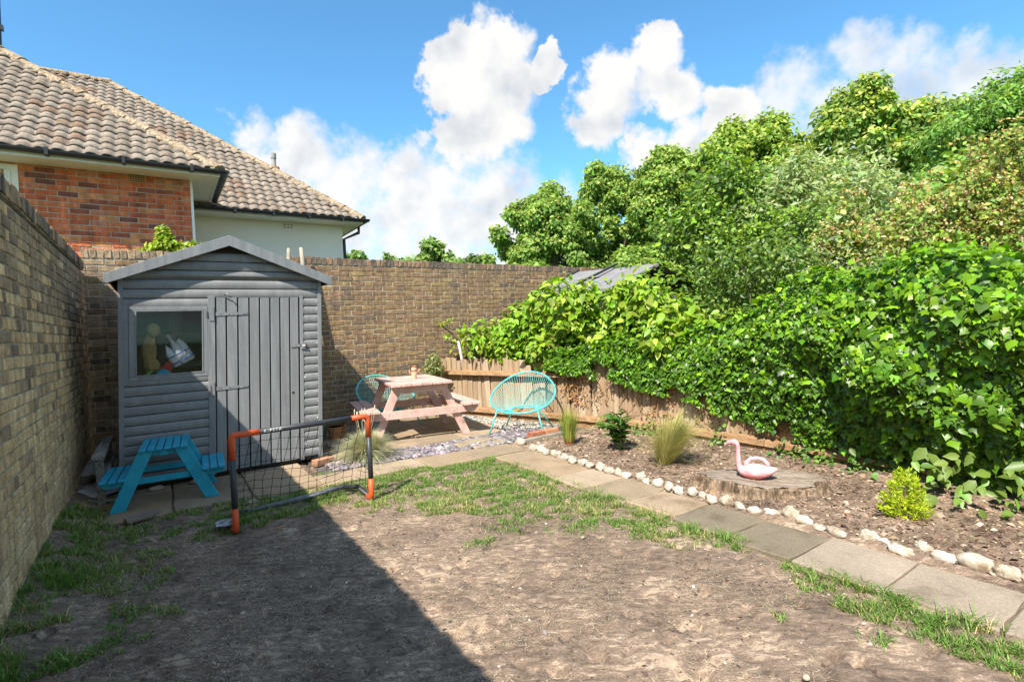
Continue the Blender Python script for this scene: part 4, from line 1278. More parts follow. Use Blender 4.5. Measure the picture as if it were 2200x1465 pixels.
# ------------------------------------------------------------------ A-frame picnic tables
def picnic(name, label, loc, rz, mat, L, topw, toph, th, n_top, n_bench, bw, bench_in, bench_h, spread, legw, legt, inset, outside=True, bear=1.0):
    """local x across, y along; two A frames at y = +-inset"""
    T = thing(name, label, 'table', loc, rz)
    pw = topw / n_top
    for i in range(n_top):
        x = -topw / 2 + pw * (i + .5)
        MB().span((x - pw / 2 + .004, -L / 2 + RNG.normal(0, .003), toph - th), (x + pw / 2 - .004, L / 2 + RNG.normal(0, .003), toph)).build('top_plank', mat, T, bevel=.005)
    for sx in (-1, 1):
        bp = bw / n_bench
        for i in range(n_bench):
            x = sx * (bench_in + bp * (i + .5))
            MB().span((x - bp / 2 + .004, -L / 2 + RNG.normal(0, .003), bench_h - th), (x + bp / 2 - .004, L / 2 + RNG.normal(0, .003), bench_h)).build('bench_plank', mat, T, bevel=.005)
    for sy in (-1, 1):
        y = sy * inset
        ztop = toph - th
        tx = topw / 2 - .10 * (topw / .7)
        for sx in (-1, 1):
            m = MB()
            a = np.array((sx * spread, y, 0)); b = np.array((sx * tx, y, ztop))
            w = legw / 2 / sin(atan2(ztop, spread - tx))
            vs = []
            for yy in (y - legt / 2, y + legt / 2):
                vs += [(a[0] - w, yy, 0), (a[0] + w, yy, 0), (b[0] + w, yy, ztop), (b[0] - w, yy, ztop)]
            m.add(vs, [(0, 1, 2, 3), (7, 6, 5, 4), (0, 4, 5, 1), (1, 5, 6, 2), (2, 6, 7, 3), (3, 7, 4, 0)])
            m.build('leg', mat, T, bevel=.004)
        yo = y + sy * (legt / 2 + .018) * (1 if outside else -1); lw0 = legw; legw = legw * bear
        zb = bench_h - th
        e = bench_in + bw - .01
        c = legw * .55
        m = MB(); m.prism([(-e, zb), (-e, zb - legw * .45), (-e + c, zb - legw), (e - c, zb - legw), (e, zb - legw * .45), (e, zb)], yo - .017, yo + .017, M=lambda p: (p[0], p[2], p[1]))
        m.build('bench_bearer', mat, T, bevel=.003)
        e = topw / 2 - .03; c2 = legw * .6
        m = MB(); m.prism([(-e, ztop - .002), (-e, ztop - legw * .4), (-e + c2, ztop - legw * .95), (e - c2, ztop - legw * .95), (e, ztop - legw * .4), (e, ztop - .002)], yo - .017, yo + .017, M=lambda p: (p[0], p[2], p[1]))
        m.build('top_bearer', mat, T, bevel=.003)
        for sx in (-1, 1):
            xm = sx * (spread + (tx - spread) * (zb - legw / 2) / ztop)
            m = MB()
            for q in (-.025, .025): m.tube([(xm + q, yo + sy * .017, zb - legw / 2 + q * .6), (xm + q, yo + sy * .024, zb - legw / 2 + q * .6)], .008, 8)
            m.build('bolts', mat, T)
        legw = lw0
    MB().span((-.03, -inset, toph - th - .05), (.03, inset, toph - th - .002)).build('brace', mat, T)
    return T


picnic('picnic_table', 'pale pink painted picnic table with fixed benches on the terrace', (2.80, 6.70, .03), radians(-10), MAT['pink_wood'], 1.24, .78, .735, .034, 6, 2, .235, .53, .43, .60, .10, .042, .46)
picnic('childrens_picnic_table', 'bright blue small picnic table in front of the shed window', (-.012, 5.70, .012), radians(-3), MAT['blue_wood'], .62, .36, .50, .022, 6, 3, .19, .27, .275, .345, .10, .026, .27, False, .5)


# ------------------------------------------------------------------ string chairs
def string_chair(label, loc, face, s=1.0):
    """round cord chair; local -y is the way it faces"""
    T = thing('string_chair', label, 'chair', loc, face, 'turquoise string chairs')
    n = 56
    def rim(t):
        # t=0 front, pi back; rises to the back
        x = .43 * sin(t); k = -cos(t)         # -1 front .. 1 back
        y = .06 + .36 * k + .05
        zz = .28 + .185 * (k + 1) + .025 * (k + 1) ** 2
        return np.array((x * (1.02 - .08 * k), y, zz)) * s
    def seat(t):
        x = .16 * sin(t); k = -cos(t)
        return np.array((x, .10 + .15 * k, .255 + .05 * (k + 1) * .5)) * s
    R = [rim(2 * pi * i / n) for i in range(n)] + [rim(0), rim(2 * pi / n)]
    m = MB(); m.tube(R[:n + 1], .0125 * s, 10, cap=False); m.build('rim', MAT['turquoise'], T, smooth=True)
    m = MB(); m.tube([seat(2 * pi * i / 30) for i in range(31)], .009 * s, 8, cap=False); m.build('seat_hoop', MAT['turquoise'], T, smooth=True)
    m = MB()
    for i in range(72):
        t = 2 * pi * (i + .5) / 72
        a = rim(t); b = seat(t)
        mid = (a + b) / 2 - np.array((0, 0, .022))
        for q in (0,):
            o_ = np.array((cos(t), sin(t), 0)) * .005 * q
            m.tube([a + o_, mid + o_, b + o_ * .6], .0027 * s, 5, cap=False)
    m.build('cords', MAT['cord_teal'], T, smooth=True)
    for sx, sy, bx, by in ((-1, -1, .24, -.20), (1, -1, .24, -.20), (-1, 1, .21, .20), (1, 1, .21, .20)):
        top = rim(0.62 * (1 if sx > 0 else -1) if sy < 0 else (pi - 1.75) * (1 if sx > 0 else -1)) if sy < 0 else np.array((sx * .17, .17, .29)) * s
        foot = np.array((sx * (bx + .13), (by - .06 if sy < 0 else by + .14), 0)) * s
        MB().tube([top, foot], .0105 * s, 8).build('leg', MAT['turquoise'], T, smooth=True)
    m = MB(); m.tube([np.array((-.17, .17, .29)) * s, np.array((.17, .17, .29)) * s], .009 * s, 8)
    m.tube([rim(.62), np.array((.15, .0, .265)) * s, np.array((.17, .17, .29)) * s], .009 * s, 8)
    m.tube([rim(-.62), np.array((-.15, .0, .265)) * s, np.array((-.17, .17, .29)) * s], .009 * s, 8)
    m.build('seat_frame', MAT['turquoise'], T, smooth=True)
    return T


string_chair('turquoise string chair standing by the fence', (3.93, 5.74, .022), radians(-52), 1.0)
string_chair('turquoise string chair behind the pink picnic table against the wall', (2.74, 7.42, .03), radians(8), .98)

# ------------------------------------------------------------------ football goal
GA, GB_ = np.array((.386, 4.283, 0)), np.array((1.418, 4.366, 0))
G0 = thing('football_goal', 'small orange and grey football goal with black net on the lawn', 'goal', tuple((GA + GB_) / 2))
gl = np.array(G0.location)
A = GA - gl; B = GB_ - gl; GH = .712
tl = lambda a, z: np.array((a[0], a[1], z))
gx = (B - A) / np.linalg.norm(B - A); gy = np.array((-gx[1], gx[0], 0))
r = .0215
def corner(p, d1, d2, l1, l2):
    pts = [p + d1 * l1]
    for k in range(5):
        a = k / 4 * pi / 2
        pts.append(p + d1 * .03 * (1 - sin(a)) + d2 * .03 * (1 - cos(a)))
    pts.append(p + d2 * l2)
    return pts
Z = np.array((0, 0, 1.0))
for (P_, dx, nm) in ((A, gx, 0), (B, -gx, 1)):
    MB().tube(corner(tl(P_, GH), -Z, dx, .175, .19 if nm == 0 else .145), r * 1.06, 12).build('corner_joint', MAT['goal_orange'], G0, smooth=True)
    MB().tube([tl(P_, .15), tl(P_, GH - .16)], r, 12).build('post', MAT['goal_grey'], G0, smooth=True)
    MB().tube(corner(tl(P_, .018), Z, gy, .165, .09), r * 1.06, 12).build('foot_joint', MAT['goal_orange'], G0, smooth=True)
cb = MB().tube([tl(A, GH) + gx * .17, tl(B, GH) - gx * .13], r, 14).build('crossbar', MAT['goal_grey'], G0, smooth=True)
# rear ground frame, bent like the photograph
RA = A + gy * .42 + gx * .06; RB = B + gy * .36 - gx * .03
MB().tube([tl(A, .02) + gy * .07, tl(RA, .02), tl(RA + gx * .10, .02)], r * .9, 10).build('ground_bar', MAT['goal_grey'], G0, smooth=True)
MB().tube([tl(B, .02) + gy * .07, tl(B + gy * .3 - gx * .0, .05), tl(B + gy * .38 - gx * .10, .055)], r * .9, 10).build('ground_bar', MAT['goal_grey'], G0, smooth=True)
MB().tube([tl(RA + gx * .1, .02), tl((RA + RB) / 2 + gx * .1, .035), tl(B + gy * .38 - gx * .10, .055)], [r * .7, r * .95, r * .9], 10).build('ground_bar', pmat('worn_bar', [(.3, (.12, .125, .14)), (.7, (.24, .25, .27))], scale=14, rough=.6), G0, smooth=True)
# net: strings hang from the crossbar to the rear bar, sagging
net = MB(); nu_, nv_ = 13, 9
def npnt(i, j):
    u = i / nu_; v = j / nv_
    top = A + (B - A) * (.04 + .92 * u); bot = RA + (RB - RA) * (u * 1.0)
    p = top * (1 - v) + bot * v
    zz = GH * (1 - v) - .0
    sag = sin(pi * v) * .10
    p = p + gy * (-sag * .2 + .13 * sin(pi * v * .9)) + gx * (.012 * sin(5 * u + 3 * v) + RNG.normal(0, .004))
    return np.array((p[0], p[1], max(.025, zz - sag * .55 + .02 * sin(6.0 * u + 2 * v))))
grid = [[npnt(i, j) for j in range(nv_ + 1)] for i in range(nu_ + 1)]
for i in range(nu_ + 1): net.tube(grid[i], .0019, 5, cap=False)
for j in range(nv_ + 1):
    row = [grid[i][j] - np.array((0, 0, .008 * (i % 2))) for i in range(nu_ + 1)]
    net.tube(row, .0019, 5, cap=False)
for i in range(nu_ + 1):
    for j in range(1, nv_ + 1): net.blob(grid[i][j], (.0042, .0042, .0042), 6, 4)
for P_, Q_ in ((A, RA), (B, RB)):
    for j in range(1, 9):
        t = j / 9
        a = tl(P_, GH * (1 - t)); b = tl(P_ + (Q_ - P_) * t, GH * (1 - t) - .05 * sin(pi * t) + .02)
        net.tube([a, (a + b) / 2 - Z * .01, b], .0019, 5, cap=False)
    for q in (.35, .7):
        net.tube([tl(P_ + (Q_ - P_) * t * q, max(.03, GH * (1 - t))) for t in np.linspace(0, 1, 10)], .0019, 5, cap=False)
net.build('net', MAT['black_net'], G0)
# brand lettering on the bar
fc = bpy.data.curves.new('lettering', 'FONT'); fc.body = 'KIPSTA'; fc.size = .030; fc.extrude = .0006; fc.space_character = 1.45
fc.align_x = 'LEFT'; fc.align_y = 'CENTER'
fo = bpy.data.objects.new('lettering_source', fc); COL.objects.link(fo)
dg = bpy.context.evaluated_depsgraph_get()
me = bpy.data.meshes.new_from_object(fo.evaluated_get(dg))
bpy.data.objects.remove(fo)
me.materials.clear(); me.materials.append(MAT['white_print'])
for v in me.vertices:          # wrap onto the tube
    an = v.co.y / r; rr = r + .0012 + v.co.z
    q = tl(A, GH) + gx * (.215 + v.co.x) + (-gy * cos(an + .12) + Z * sin(an + .12)) * rr
    v.co = Vector(q)
me.name = 'lettering'
link('lettering', me, cb)

# ------------------------------------------------------------------ stump and flamingo
ST = thing('tree_stump', 'wide sawn tree stump standing in the flower bed', 'stump', (3.88, 2.40, 0), radians(-56)); ST.scale = (1, 1, .82)
nS = 56
def stump_r(a):
    return 1 + .07 * sin(3 * a + .5) + .06 * sin(7 * a) + .035 * sin(13 * a + 1) + .02 * sin(23 * a)
m = MB(); vs = []; fs = []
rows = [(-.05, 1.16), (.02, 1.08), (.08, 1.0), (.14, .985), (.162, .96)]
for (zz, k) in rows:
    for i in range(nS):
        a = 2 * pi * i / nS; rr = stump_r(a) * k + RNG.normal(0, .014)
        vs.append((.455 * rr * cos(a), .265 * rr * sin(a), zz + (.02 * sin(2 * a) + RNG.normal(0, .004) if zz > .12 else 0)))
for j in range(len(rows) - 1):
    for i in range(nS): fs.append((j * nS + i, j * nS + (i + 1) % nS, (j + 1) * nS + (i + 1) % nS, (j + 1) * nS + i))
m.add(vs, fs)
stump_bark = pmat('stump_bark', [(.28, (.06, .04, .026)), (.45, (.17, .12, .08)), (.6, (.30, .22, .155)), (.78, (.40, .19, .055))], scale=6, detail=8, rough=.9, spec=.15, bump=.9, bscale=16, bdist=.02, stretch=(4, 4, .7), fine=.3, fscale=24)
m.build('bark', stump_bark, ST)
m = MB(); vs = [(0, 0, .167)]; fs = []
for ring, k in enumerate((.25, .5, .75, .955)):
    for i in range(nS):
        a = 2 * pi * i / nS; rr = (1 + (stump_r(a) - 1) * k) * k if k < .9 else stump_r(a) * .965
        vs.append((.455 * rr * cos(a), .265 * rr * sin(a), .168 + .02 * sin(2 * a) * k + RNG.normal(0, .003) - (.004 if k > .9 else 0)))
fs += [(0, 1 + i, 1 + (i + 1) % nS) for i in range(nS)]
for j in range(3):
    for i in range(nS): fs.append((1 + j * nS + i, 1 + (j + 1) * nS + i, 1 + (j + 1) * nS + (i + 1) % nS, 1 + j * nS + (i + 1) % nS))
m.add(vs, fs)
m.build('cut_face', pmat('cut_face', [(.25, (.11, .082, .06)), (.5, (.25, .20, .155)), (.75, (.37, .31, .255))], scale=5, detail=9, rough=.9, spec=.12, bump=.5, bscale=22, stretch=(1, 5, 1), fine=.25, fscale=40), ST)

FM = thing('flamingo_watering_can', 'pink flamingo shaped watering can on the tree stump', 'watering can', (3.82, 2.37, .136), radians(-58))
# local x runs from the breast (-) to the tail (+)
def pinkness(zz, extra=0):
    k = np.clip((zz - .01) / .075, 0, 1)
    return tuple(np.array((.70, .15, .17)) * (1 - k) + np.array((.77, .53, .54)) * k)
m = MB()
nu, nv = 24, 14; vs = []; cs = []
for j in range(1, nv):
    ph = pi * j / nv
    for i in range(nu):
        th = 2 * pi * i / nu
        x, y, zz = sin(ph) * cos(th), sin(ph) * sin(th), cos(ph)
        X_ = .128 * x + (.03 * max(0, x) ** 3); k = 1 - .35 * max(0, x) ** 2
        Y_ = .072 * y * k; Zz = .058 + (.058 * zz if zz < 0 else .062 * zz) * (1 - .2 * max(0, x)) + .028 * max(0, x) ** 3
        vs.append((X_, Y_, Zz)); cs.append(pinkness(Zz + RNG.normal(0, .012)))
vs += [(0, 0, .12), (0, 0, .0)]; cs += [pinkness(.12), pinkness(0)]
T_, B_ = len(vs) - 2, len(vs) - 1
fs = [(j * nu + i, (j + 1) * nu + i, (j + 1) * nu + (i + 1) % nu, j * nu + (i + 1) % nu) for j in range(nv - 2) for i in range(nu)]
fs += [(T_, i, (i + 1) % nu) for i in range(nu)] + [(B_, (nv - 2) * nu + (i + 1) % nu, (nv - 2) * nu + i) for i in range(nu)]
m.add(vs, fs, (1, 1, 1)); m.c = cs
m.build('body', MAT['flamingo'], FM, smooth=True)
nk = [(-.085, 0, .05), (-.112, 0, .075), (-.122, 0, .12), (-.122, 0, .18), (-.121, 0, .235), (-.127, 0, .268), (-.140, 0, .283)]
MB().tube(nk, [.034, .026, .0195, .0165, .0155, .017, .02], 12, tint=(.76, .42, .45)).build('neck', MAT['flamingo'], FM, smooth=True)
hd = MB(); hd.blob((-.15, 0, .284), (.032, .022, .023), 14, 10, tint=(.72, .40, .42)); hd = hd.build('head', MAT['flamingo'], FM, smooth=True)
MB().tube([(-.17, 0, .286), (-.195, 0, .279), (-.215, 0, .262), (-.222, 0, .248)], [.018, .0145, .010, .005], 10, tint=(.70, .36, .38)).build('beak', MAT['flamingo'], hd, smooth=True)
for s_ in (-1, 1): MB().blob((-.158, s_ * .0195, .292), (.006, .003, .005), 8, 6, tint=(.35, .42, .36)).build('eye', MAT['flamingo'], hd)
MB().tube([(-.072, 0, .085), (-.062, 0, .13), (-.035, 0, .158), (.012, 0, .166), (.055, 0, .158), (.082, 0, .13), (.090, 0, .085)], [.024, .0175, .0145, .0135, .0145, .0175, .022], 12, tint=(.72, .40, .43)).build('handle', MAT['flamingo'], FM, smooth=True)

# ------------------------------------------------------------------ edging stones
ORD = ['first', 'second', 'third', 'fourth', 'fifth', 'sixth', 'seventh', 'eighth', 'ninth', 'tenth', 'eleventh', 'twelfth', 'thirteenth', 'fourteenth', 'fifteenth', 'sixteenth', 'seventeenth', 'eighteenth', 'nineteenth', 'twentieth']
ORD += ['twenty-' + o_ for o_ in ORD[:9]] + ['thirtieth'] + ['thirty-' + o_ for o_ in ORD[:9]]
stones = [(3.495, 5.14, .105, .07, .055), (3.45, 4.80, .06, .05, .045), (3.46, 4.68, .055, .05, .05), (3.43, 4.55, .05, .045, .045), (3.47, 4.47, .045, .04, .04), (3.45, 4.36, .06, .05, .045),
          (3.44, 4.24, .06, .05, .045), (3.40, 4.08, .06, .05, .05), (3.42, 3.95, .055, .045, .045), (3.41, 3.83, .06, .05, .04), (3.43, 3.70, .06, .055, .05), (3.42, 3.57, .055, .045, .04), (3.43, 3.46, .05, .045, .042),
          (3.41, 3.35, .05, .045, .04), (3.46, 3.22, .055, .05, .052), (3.42, 3.12, .045, .04, .035), (3.44, 3.01, .055, .05, .045), (3.43, 2.89, .05, .045, .045), (3.42, 2.79, .045, .04, .04),
          (3.45, 2.68, .05, .045, .045), (3.46, 2.58, .045, .04, .035), (3.43, 2.49, .05, .045, .035), (3.46, 2.38, .055, .045, .05), (3.45, 2.27, .055, .045, .035), (3.46, 2.16, .05, .042, .032),
          (3.50, 2.06, .06, .05, .03), (3.53, 1.93, .062, .055, .06), (3.50, 1.83, .058, .045, .04), (3.49, 1.73, .045, .04, .025), (3.475, 1.62, .075, .045, .035), (3.53, 1.46, .055, .05, .045), (3.515, 1.38, .05, .035, .03),
          (3.475, 1.27, .07, .05, .03), (3.58, 1.20, .05, .045, .045), (3.53, 1.09, .06, .045, .04), (3.565, .965, .088, .06, .055), (3.56, .83, .06, .05, .04), (3.57, .74, .05, .045, .035), (3.56, .645, .06, .05, .04)]
for i, (x, y, a, b, c) in enumerate(stones):
    ph = RNG.uniform(0, 6, 4); amp = .035 if a > .07 else .11
    m = MB(); m.blob((0, 0, 0), (b * .84, a * .96, c * .9), 16, 12, lambda d: 1 + 1.5 * amp * sin(4 * d[0] + ph[0]) * cos(3 * d[1] + ph[1]) + amp * .8 * sin(5 * d[2] + 6 * d[1] + ph[1]) + amp * .6 * sin(7 * d[2] + ph[2] + 5 * d[0]) + amp * .4 * sin(11 * d[1] + ph[3]))
    o = m.build('edging_stone', MAT['stone'], loc=(x - .012, y, .012 + c * .55), rot=(RNG.normal(0, .12), RNG.normal(0, .12), RNG.uniform(-.5, .5)), smooth=True)
    lab = {0: 'large smooth rounded stone at the terrace end of the path edging', 35: 'largest white stone of the path edging nearest the yellow conifer'}.get(i, '%s white stone along the path edging counting from the terrace' % ORD[i])
    tag(o, lab, 'stone', 'white stones edging the flower bed')

# loose bricks
def loose_brick(label, loc, rz, mat=None):
    m = MB(); m.box((0, 0, .0325), (.215, .1025, .065)); o = m.build('loose_brick', mat or MAT['red_brick'], loc=loc, rot=(0, 0, rz), bevel=.006)
    return tag(o, label, 'brick', 'loose bricks')
loose_brick('dull orange brick on the paving at the shed corner', (1.40, 5.90, .012), radians(20), pmat('dull_brick', [(.3, (.33, .17, .10)), (.7, (.46, .27, .17))], scale=12, rough=.9, fine=.2, bump=.4, bscale=60))
loose_brick('dark red brick of the terrace edge pair under the string chair', (3.80, 5.25, .045), radians(4))
loose_brick('bright red brick of the terrace edge pair nearest the red grass', (4.025, 5.262, .045), radians(2), pmat('bright_brick', [(.3, (.45, .17, .09)), (.7, (.6, .29, .17))], scale=12, rough=.9, fine=.2))
m = MB(); m.box((0, 0, .03), (.86, .07, .075)); tag(m.build('kerb_stone', MAT['slab'], loc=(3.92, 5.165, 0), rot=(0, 0, radians(3)), bevel=.008), 'concrete edging stone between terrace and flower bed', 'kerb')
o = bpy.data.objects['kerb_stone']
a_ = o.data.attributes.new('tint', 'FLOAT_COLOR', 'POINT'); a_.data.foreach_set('color', [v for _ in o.data.vertices for v in (.40, .37, .31, 1)])

# table ornament
OR = thing('carved_ornament', 'small carved wooden animal pot with raised arms on the pink table', 'ornament', (2.84, 6.70, .73))
MB().tube([(0, 0, 0), (0, 0, .01), (0, 0, .08), (0, 0, .13)], [.035, .04, .036, .045], 12).build('body', MAT['ornament'], OR, smooth=True)
MB().blob((.005, 0, .165), (.04, .035, .035), 12, 8).build('head', MAT['ornament'], OR, smooth=True)
MB().blob((.008, 0, .195), (.026, .026, .02), 12, 8).build('flower', MAT['goal_orange'], OR, smooth=True)
MB().tube([(-.03, 0, .10), (-.065, 0, .135), (-.06, 0, .16)], [.016, .012, .008], 8).build('arm', MAT['ornament'], OR, smooth=True)
MB().tube([(.03, 0, .10), (.06, 0, .13), (.098, 0, .165)], [.016, .012, .006], 8).build('arm', MAT['ornament'], OR, smooth=True)

# clutter left of the shed
LB = thing('old_bench', 'weathered grey wooden bench end behind the blue table', 'bench', (-.5, 6.15, 0))
MB().beam((.0, -.42, .44), (.0, .75, .44), .085, .04).build('armrest', MAT['old_wood'], LB, bevel=.005)
for y in (-.3, .6): MB().span((-.03, y - .03, 0), (.03, y + .03, .42)).build('leg', MAT['old_wood'], LB, bevel=.004)
MB().span((-.14, -.2, .26), (.06, .7, .29)).build('seat_plank', MAT['old_wood'], LB, bevel=.004)
m = MB()
nx_, ny_ = 22, 16; vs = []
for j in range(ny_):
    for i in range(nx_):
        u, v = i / (nx_ - 1) - .5, j / (ny_ - 1) - .5
        e = max(abs(u), abs(v)) * 2
        vs.append((u * .46 + .03 * sin(9 * v), v * .42 + .03 * sin(8 * u), .012 + (.085 * (1 - e ** 2)) * (.5 + float(fbm(u * 7 + 3, v * 7, 91, 3)))))
m.add(vs, [(j * nx_ + i, j * nx_ + i + 1, (j + 1) * nx_ + i + 1, (j + 1) * nx_ + i) for j in range(ny_ - 1) for i in range(nx_ - 1)])
tag(m.build('crumpled_sheet', MAT['grey_cloth'], loc=(-.56, 6.30, .02), rot=(0, 0, .4), smooth=True), 'crumpled grey plastic sheet on the ground by the shaded wall', 'sheet')
m = MB(); m.tube([(-.74 + .09 * i, 5.93 - .012 * i * i * .6 + .02 * sin(i * 1.3), .035 + .006 * sin(i * 2)) for i in range(6)], .017, 8)
tag(m.build('garden_hose', pmat('hose', [(.3, (.16, .26, .17)), (.7, (.34, .42, .34))], scale=25, rough=.6), smooth=True), 'short length of faded green hose by the shaded wall', 'hose')
for i, (x, y, s_, lb) in enumerate(((-.1, 6.02, .05, 'pale flat stone lying under the blue table beside the shed'), (-.33, 6.02, .035, 'small grey stone beside the crumpled sheet'), (.22, 6.04, .045, 'rounded grey stone under the blue table bench by the shed'))):
    m = MB(); m.blob((0, 0, 0), (s_ * 1.3, s_, s_ * .5), 10, 7, lambda d: 1 + .1 * sin(6 * d[0] + i))
    tag(m.build('rubble_stone', MAT['stone'], loc=(x, y, .03), smooth=True), lb, 'stone')
m = MB(); m.box((0, 0, .012), (.17, .10, .03)); m.box((.11, .03, .01), (.1, .07, .025), rot3(0, 0, .4))
tag(m.build('broken_slab', MAT['slab'], loc=(-.22, 5.13, .012), rot=(.05, 0, .3), bevel=.006), 'broken piece of stone at the foot of the blue table', 'stone')
a_ = bpy.data.objects['broken_slab'].data.attributes.new('tint', 'FLOAT_COLOR', 'POINT'); a_.data.foreach_set('color', [v for _ in bpy.data.objects['broken_slab'].data.vertices for v in (.3, .25, .2, 1)])
m = MB(); vs = []
for j in range(8):
    for i in range(10): vs.append((i * .016, j * .02, .02 + .03 * float(fbm(i * .6, j * .6, 95, 2))))
m.add(vs, [(j * 10 + i, j * 10 + i + 1, (j + 1) * 10 + i + 1, (j + 1) * 10 + i) for j in range(7) for i in range(9)])
tag(m.build('foil_wrapper', pmat('foil', [(.35, (.03, .035, .05)), (.6, (.5, .52, .55))], scale=18, rough=.35), loc=(.27, 4.38, .01), smooth=True), 'crumpled silver and black wrapper beside the goal post', 'litter')
tag(MB().box((0, 0, 0), (.04, .02, .012)).build('wood_chip', MAT['fence_rail'], loc=(.66, 4.16, .01), rot=(0, 0, .2)), 'small orange wood chip on the bare soil by the goal', 'litter')

# poles leaning behind the shed
for i, (x, lab, rr) in enumerate(((1.56, 'pale debarked pole leaning on the wall, nearer the shed ridge', .034), (1.755, 'pale debarked pole leaning on the wall, nearer the picnic table', .036))):
    m = MB(); m.tube([(x - .05 + .02 * i, 7.68, 0), (x - .03, 7.74, .8), (x - .035, 7.82, 1.7), (x - .01, 7.92, 2.45), (x + .01 - .03 * i, 7.945, 2.66 + .02 * i)], [rr * 1.7, rr * 1.6, rr * 1.4, rr * .95, rr * .7], 10)
    tag(m.build('wooden_pole', MAT['pale_bark'], smooth=True), lab, 'pole', 'poles behind the shed')
m = MB(); m.tube([(1.62, 7.0, 0), (1.60, 6.97, .3), (1.56, 6.9, .62), (1.55, 6.86, 1.0), (1.56, 6.83, 1.55)], [.06, .045, .05, .03, .02], 10)
tag(m.build('gnarled_branch', MAT['pale_bark'], smooth=True), 'gnarled grey branch leaning on the side of the shed', 'branch')
for (x, y, h, r0, r1, mt, lab) in ((1.86, 7.1, .17, .075, .10, MAT['terracotta'], 'terracotta pot behind the pink bench'), (1.68, 7.24, .22, .09, .12, pmat('green_pot', [(.3, (.10, .16, .12)), (.7, (.16, .24, .19))], rough=.6), 'dull green plant pot between shed and pink bench'), (1.98, 7.32, .14, .06, .08, MAT['terracotta'], 'smallest terracotta pot against the back wall')):
    PT_ = thing('plant_pot', lab, 'pot', (x, y, .03), group='pots behind the bench')
    MB().tube([(0, 0, 0), (0, 0, .005), (0, 0, h - .02), (0, 0, h - .03)], [r0 * .9, r0, r1, r1 * .85], 14).build('body', mt, PT_)
    MB().tube([(0, 0, h - .03), (0, 0, h), (0, 0, h), (0, 0, h - .025)], [r1 * 1.03, r1 * 1.08, r1 * .95, r1 * .9], 14, cap=False).build('rim', mt, PT_)

# stake, cut sapling and sheet in the far corner
tag(MB().tube([(4.165, 7.74, .55), (4.15, 7.74, .9), (4.12, 7.74, 1.08), (4.09, 7.75, 1.22)], [.03, .028, .024, .022], 8).build('white_stake', pmat('white_stake', [(.3, (.55, .53, .48)), (.7, (.75, .73, .7))], scale=12, rough=.85), smooth=True), 'leaning whitewashed stake behind the end of the fence', 'stake')
m = MB()
nx_, ny_ = 14, 10; vs = []
for j in range(ny_):
    for i in range(nx_):
        u, v = i / (nx_ - 1), j / (ny_ - 1)
        vs.append((4.28 + .5 * u, 7.95 - .25 * v + .05 * sin(5 * u), .86 + .26 * v * (.55 + .45 * sin(3 * u + .5)) + .04 * float(fbm(u * 6, v * 6, 97, 2))))
m.add(vs, [(j * nx_ + i, j * nx_ + i + 1, (j + 1) * nx_ + i + 1, (j + 1) * nx_ + i) for j in range(ny_ - 1) for i in range(nx_ - 1)])
tag(m.build('tarpaulin', MAT['grey_cloth'], smooth=True), 'grey tarpaulin bundle showing over the far end of the fence', 'tarpaulin')

# neighbours' buildings
NR_ = thing('neighbour_shed', 'neighbouring shed with grey felt roof rising behind the hedge', 'shed', (6.4, 6.2, 0))
def ns(p): return (p[0] - 6.4, p[1] - 6.2, p[2])
m = MB(); m.add([ns(p) for p in ((5.3, 7.33, 1.93), (5.3, 5.45, 1.90), (6.4, 5.45, 2.29), (6.4, 7.33, 2.37), (5.3, 7.33, 1.89), (5.3, 5.45, 1.86), (6.4, 5.45, 2.25), (6.4, 7.33, 2.33))], [(0, 1, 2, 3), (7, 6, 5, 4), (0, 4, 5, 1), (1, 5, 6, 2), (2, 6, 7, 3), (3, 7, 4, 0)])
rp = m.build('roof', MAT['roof_grey'], NR_)
m = MB(); m.add([ns(p) for p in ((6.4, 7.33, 2.37), (6.4, 5.45, 2.29), (7.5, 5.45, 1.9), (7.5, 7.33, 1.93))], [(0, 1, 2, 3)]); m.build('roof', MAT['roof_grey'], NR_)
for y in (7.33, 6.35): MB().beam(ns((5.28, y, 1.955)), ns((6.42, y, 2.395)), .05, .03).build('roof_batten', MAT['black_plastic'], rp)
m = MB()
for y in (6.8,): m.beam(ns((5.9, y + .5, 2.15)), ns((5.95, y - .5, 2.16)), .012, .012)
m.build('seam', MAT['black_plastic'], rp)
m = MB(); m.span((5.4 - 6.4, 5.55 - 6.2, 0), (7.4 - 6.4, 7.25 - 6.2, 1.88)); m.build('walls', MAT['old_wood'], NR_)
OB = thing('orange_brick_building', 'orange brick building with slate roof glimpsed through the shrubs', 'building', (12, 6, 0))
m = MB(); m.span((0, -2.4, 0), (3, 1.2, 2.72)); m.build('wall', MAT['orange_brick'], OB)
m = MB(); m.add([(-.25, -2.6, 2.72), (-.25, 1.4, 2.72), (1.4, 1.2, 3.1), (1.4, -2.4, 3.1), (3.2, -2.6, 2.72), (3.2, 1.4, 2.72)], [(0, 3, 2, 1), (3, 4, 5, 2), (0, 4, 3), (1, 2, 5)]); m.build('roof', MAT['goal_grey'], OB)
wn = MB().span((-.03, .2, 1.2), (.01, .9, 2.2)).build('window', MAT['white_paint'], OB)
MB().span((-.04, .26, 1.26), (-.032, .84, 2.14)).build('pane', MAT['grey_cloth'], wn)

DIAM_N = [(0, 0, 0), (.2, .4, .05), (0, 1, -.05), (-.2, .4, .05)]


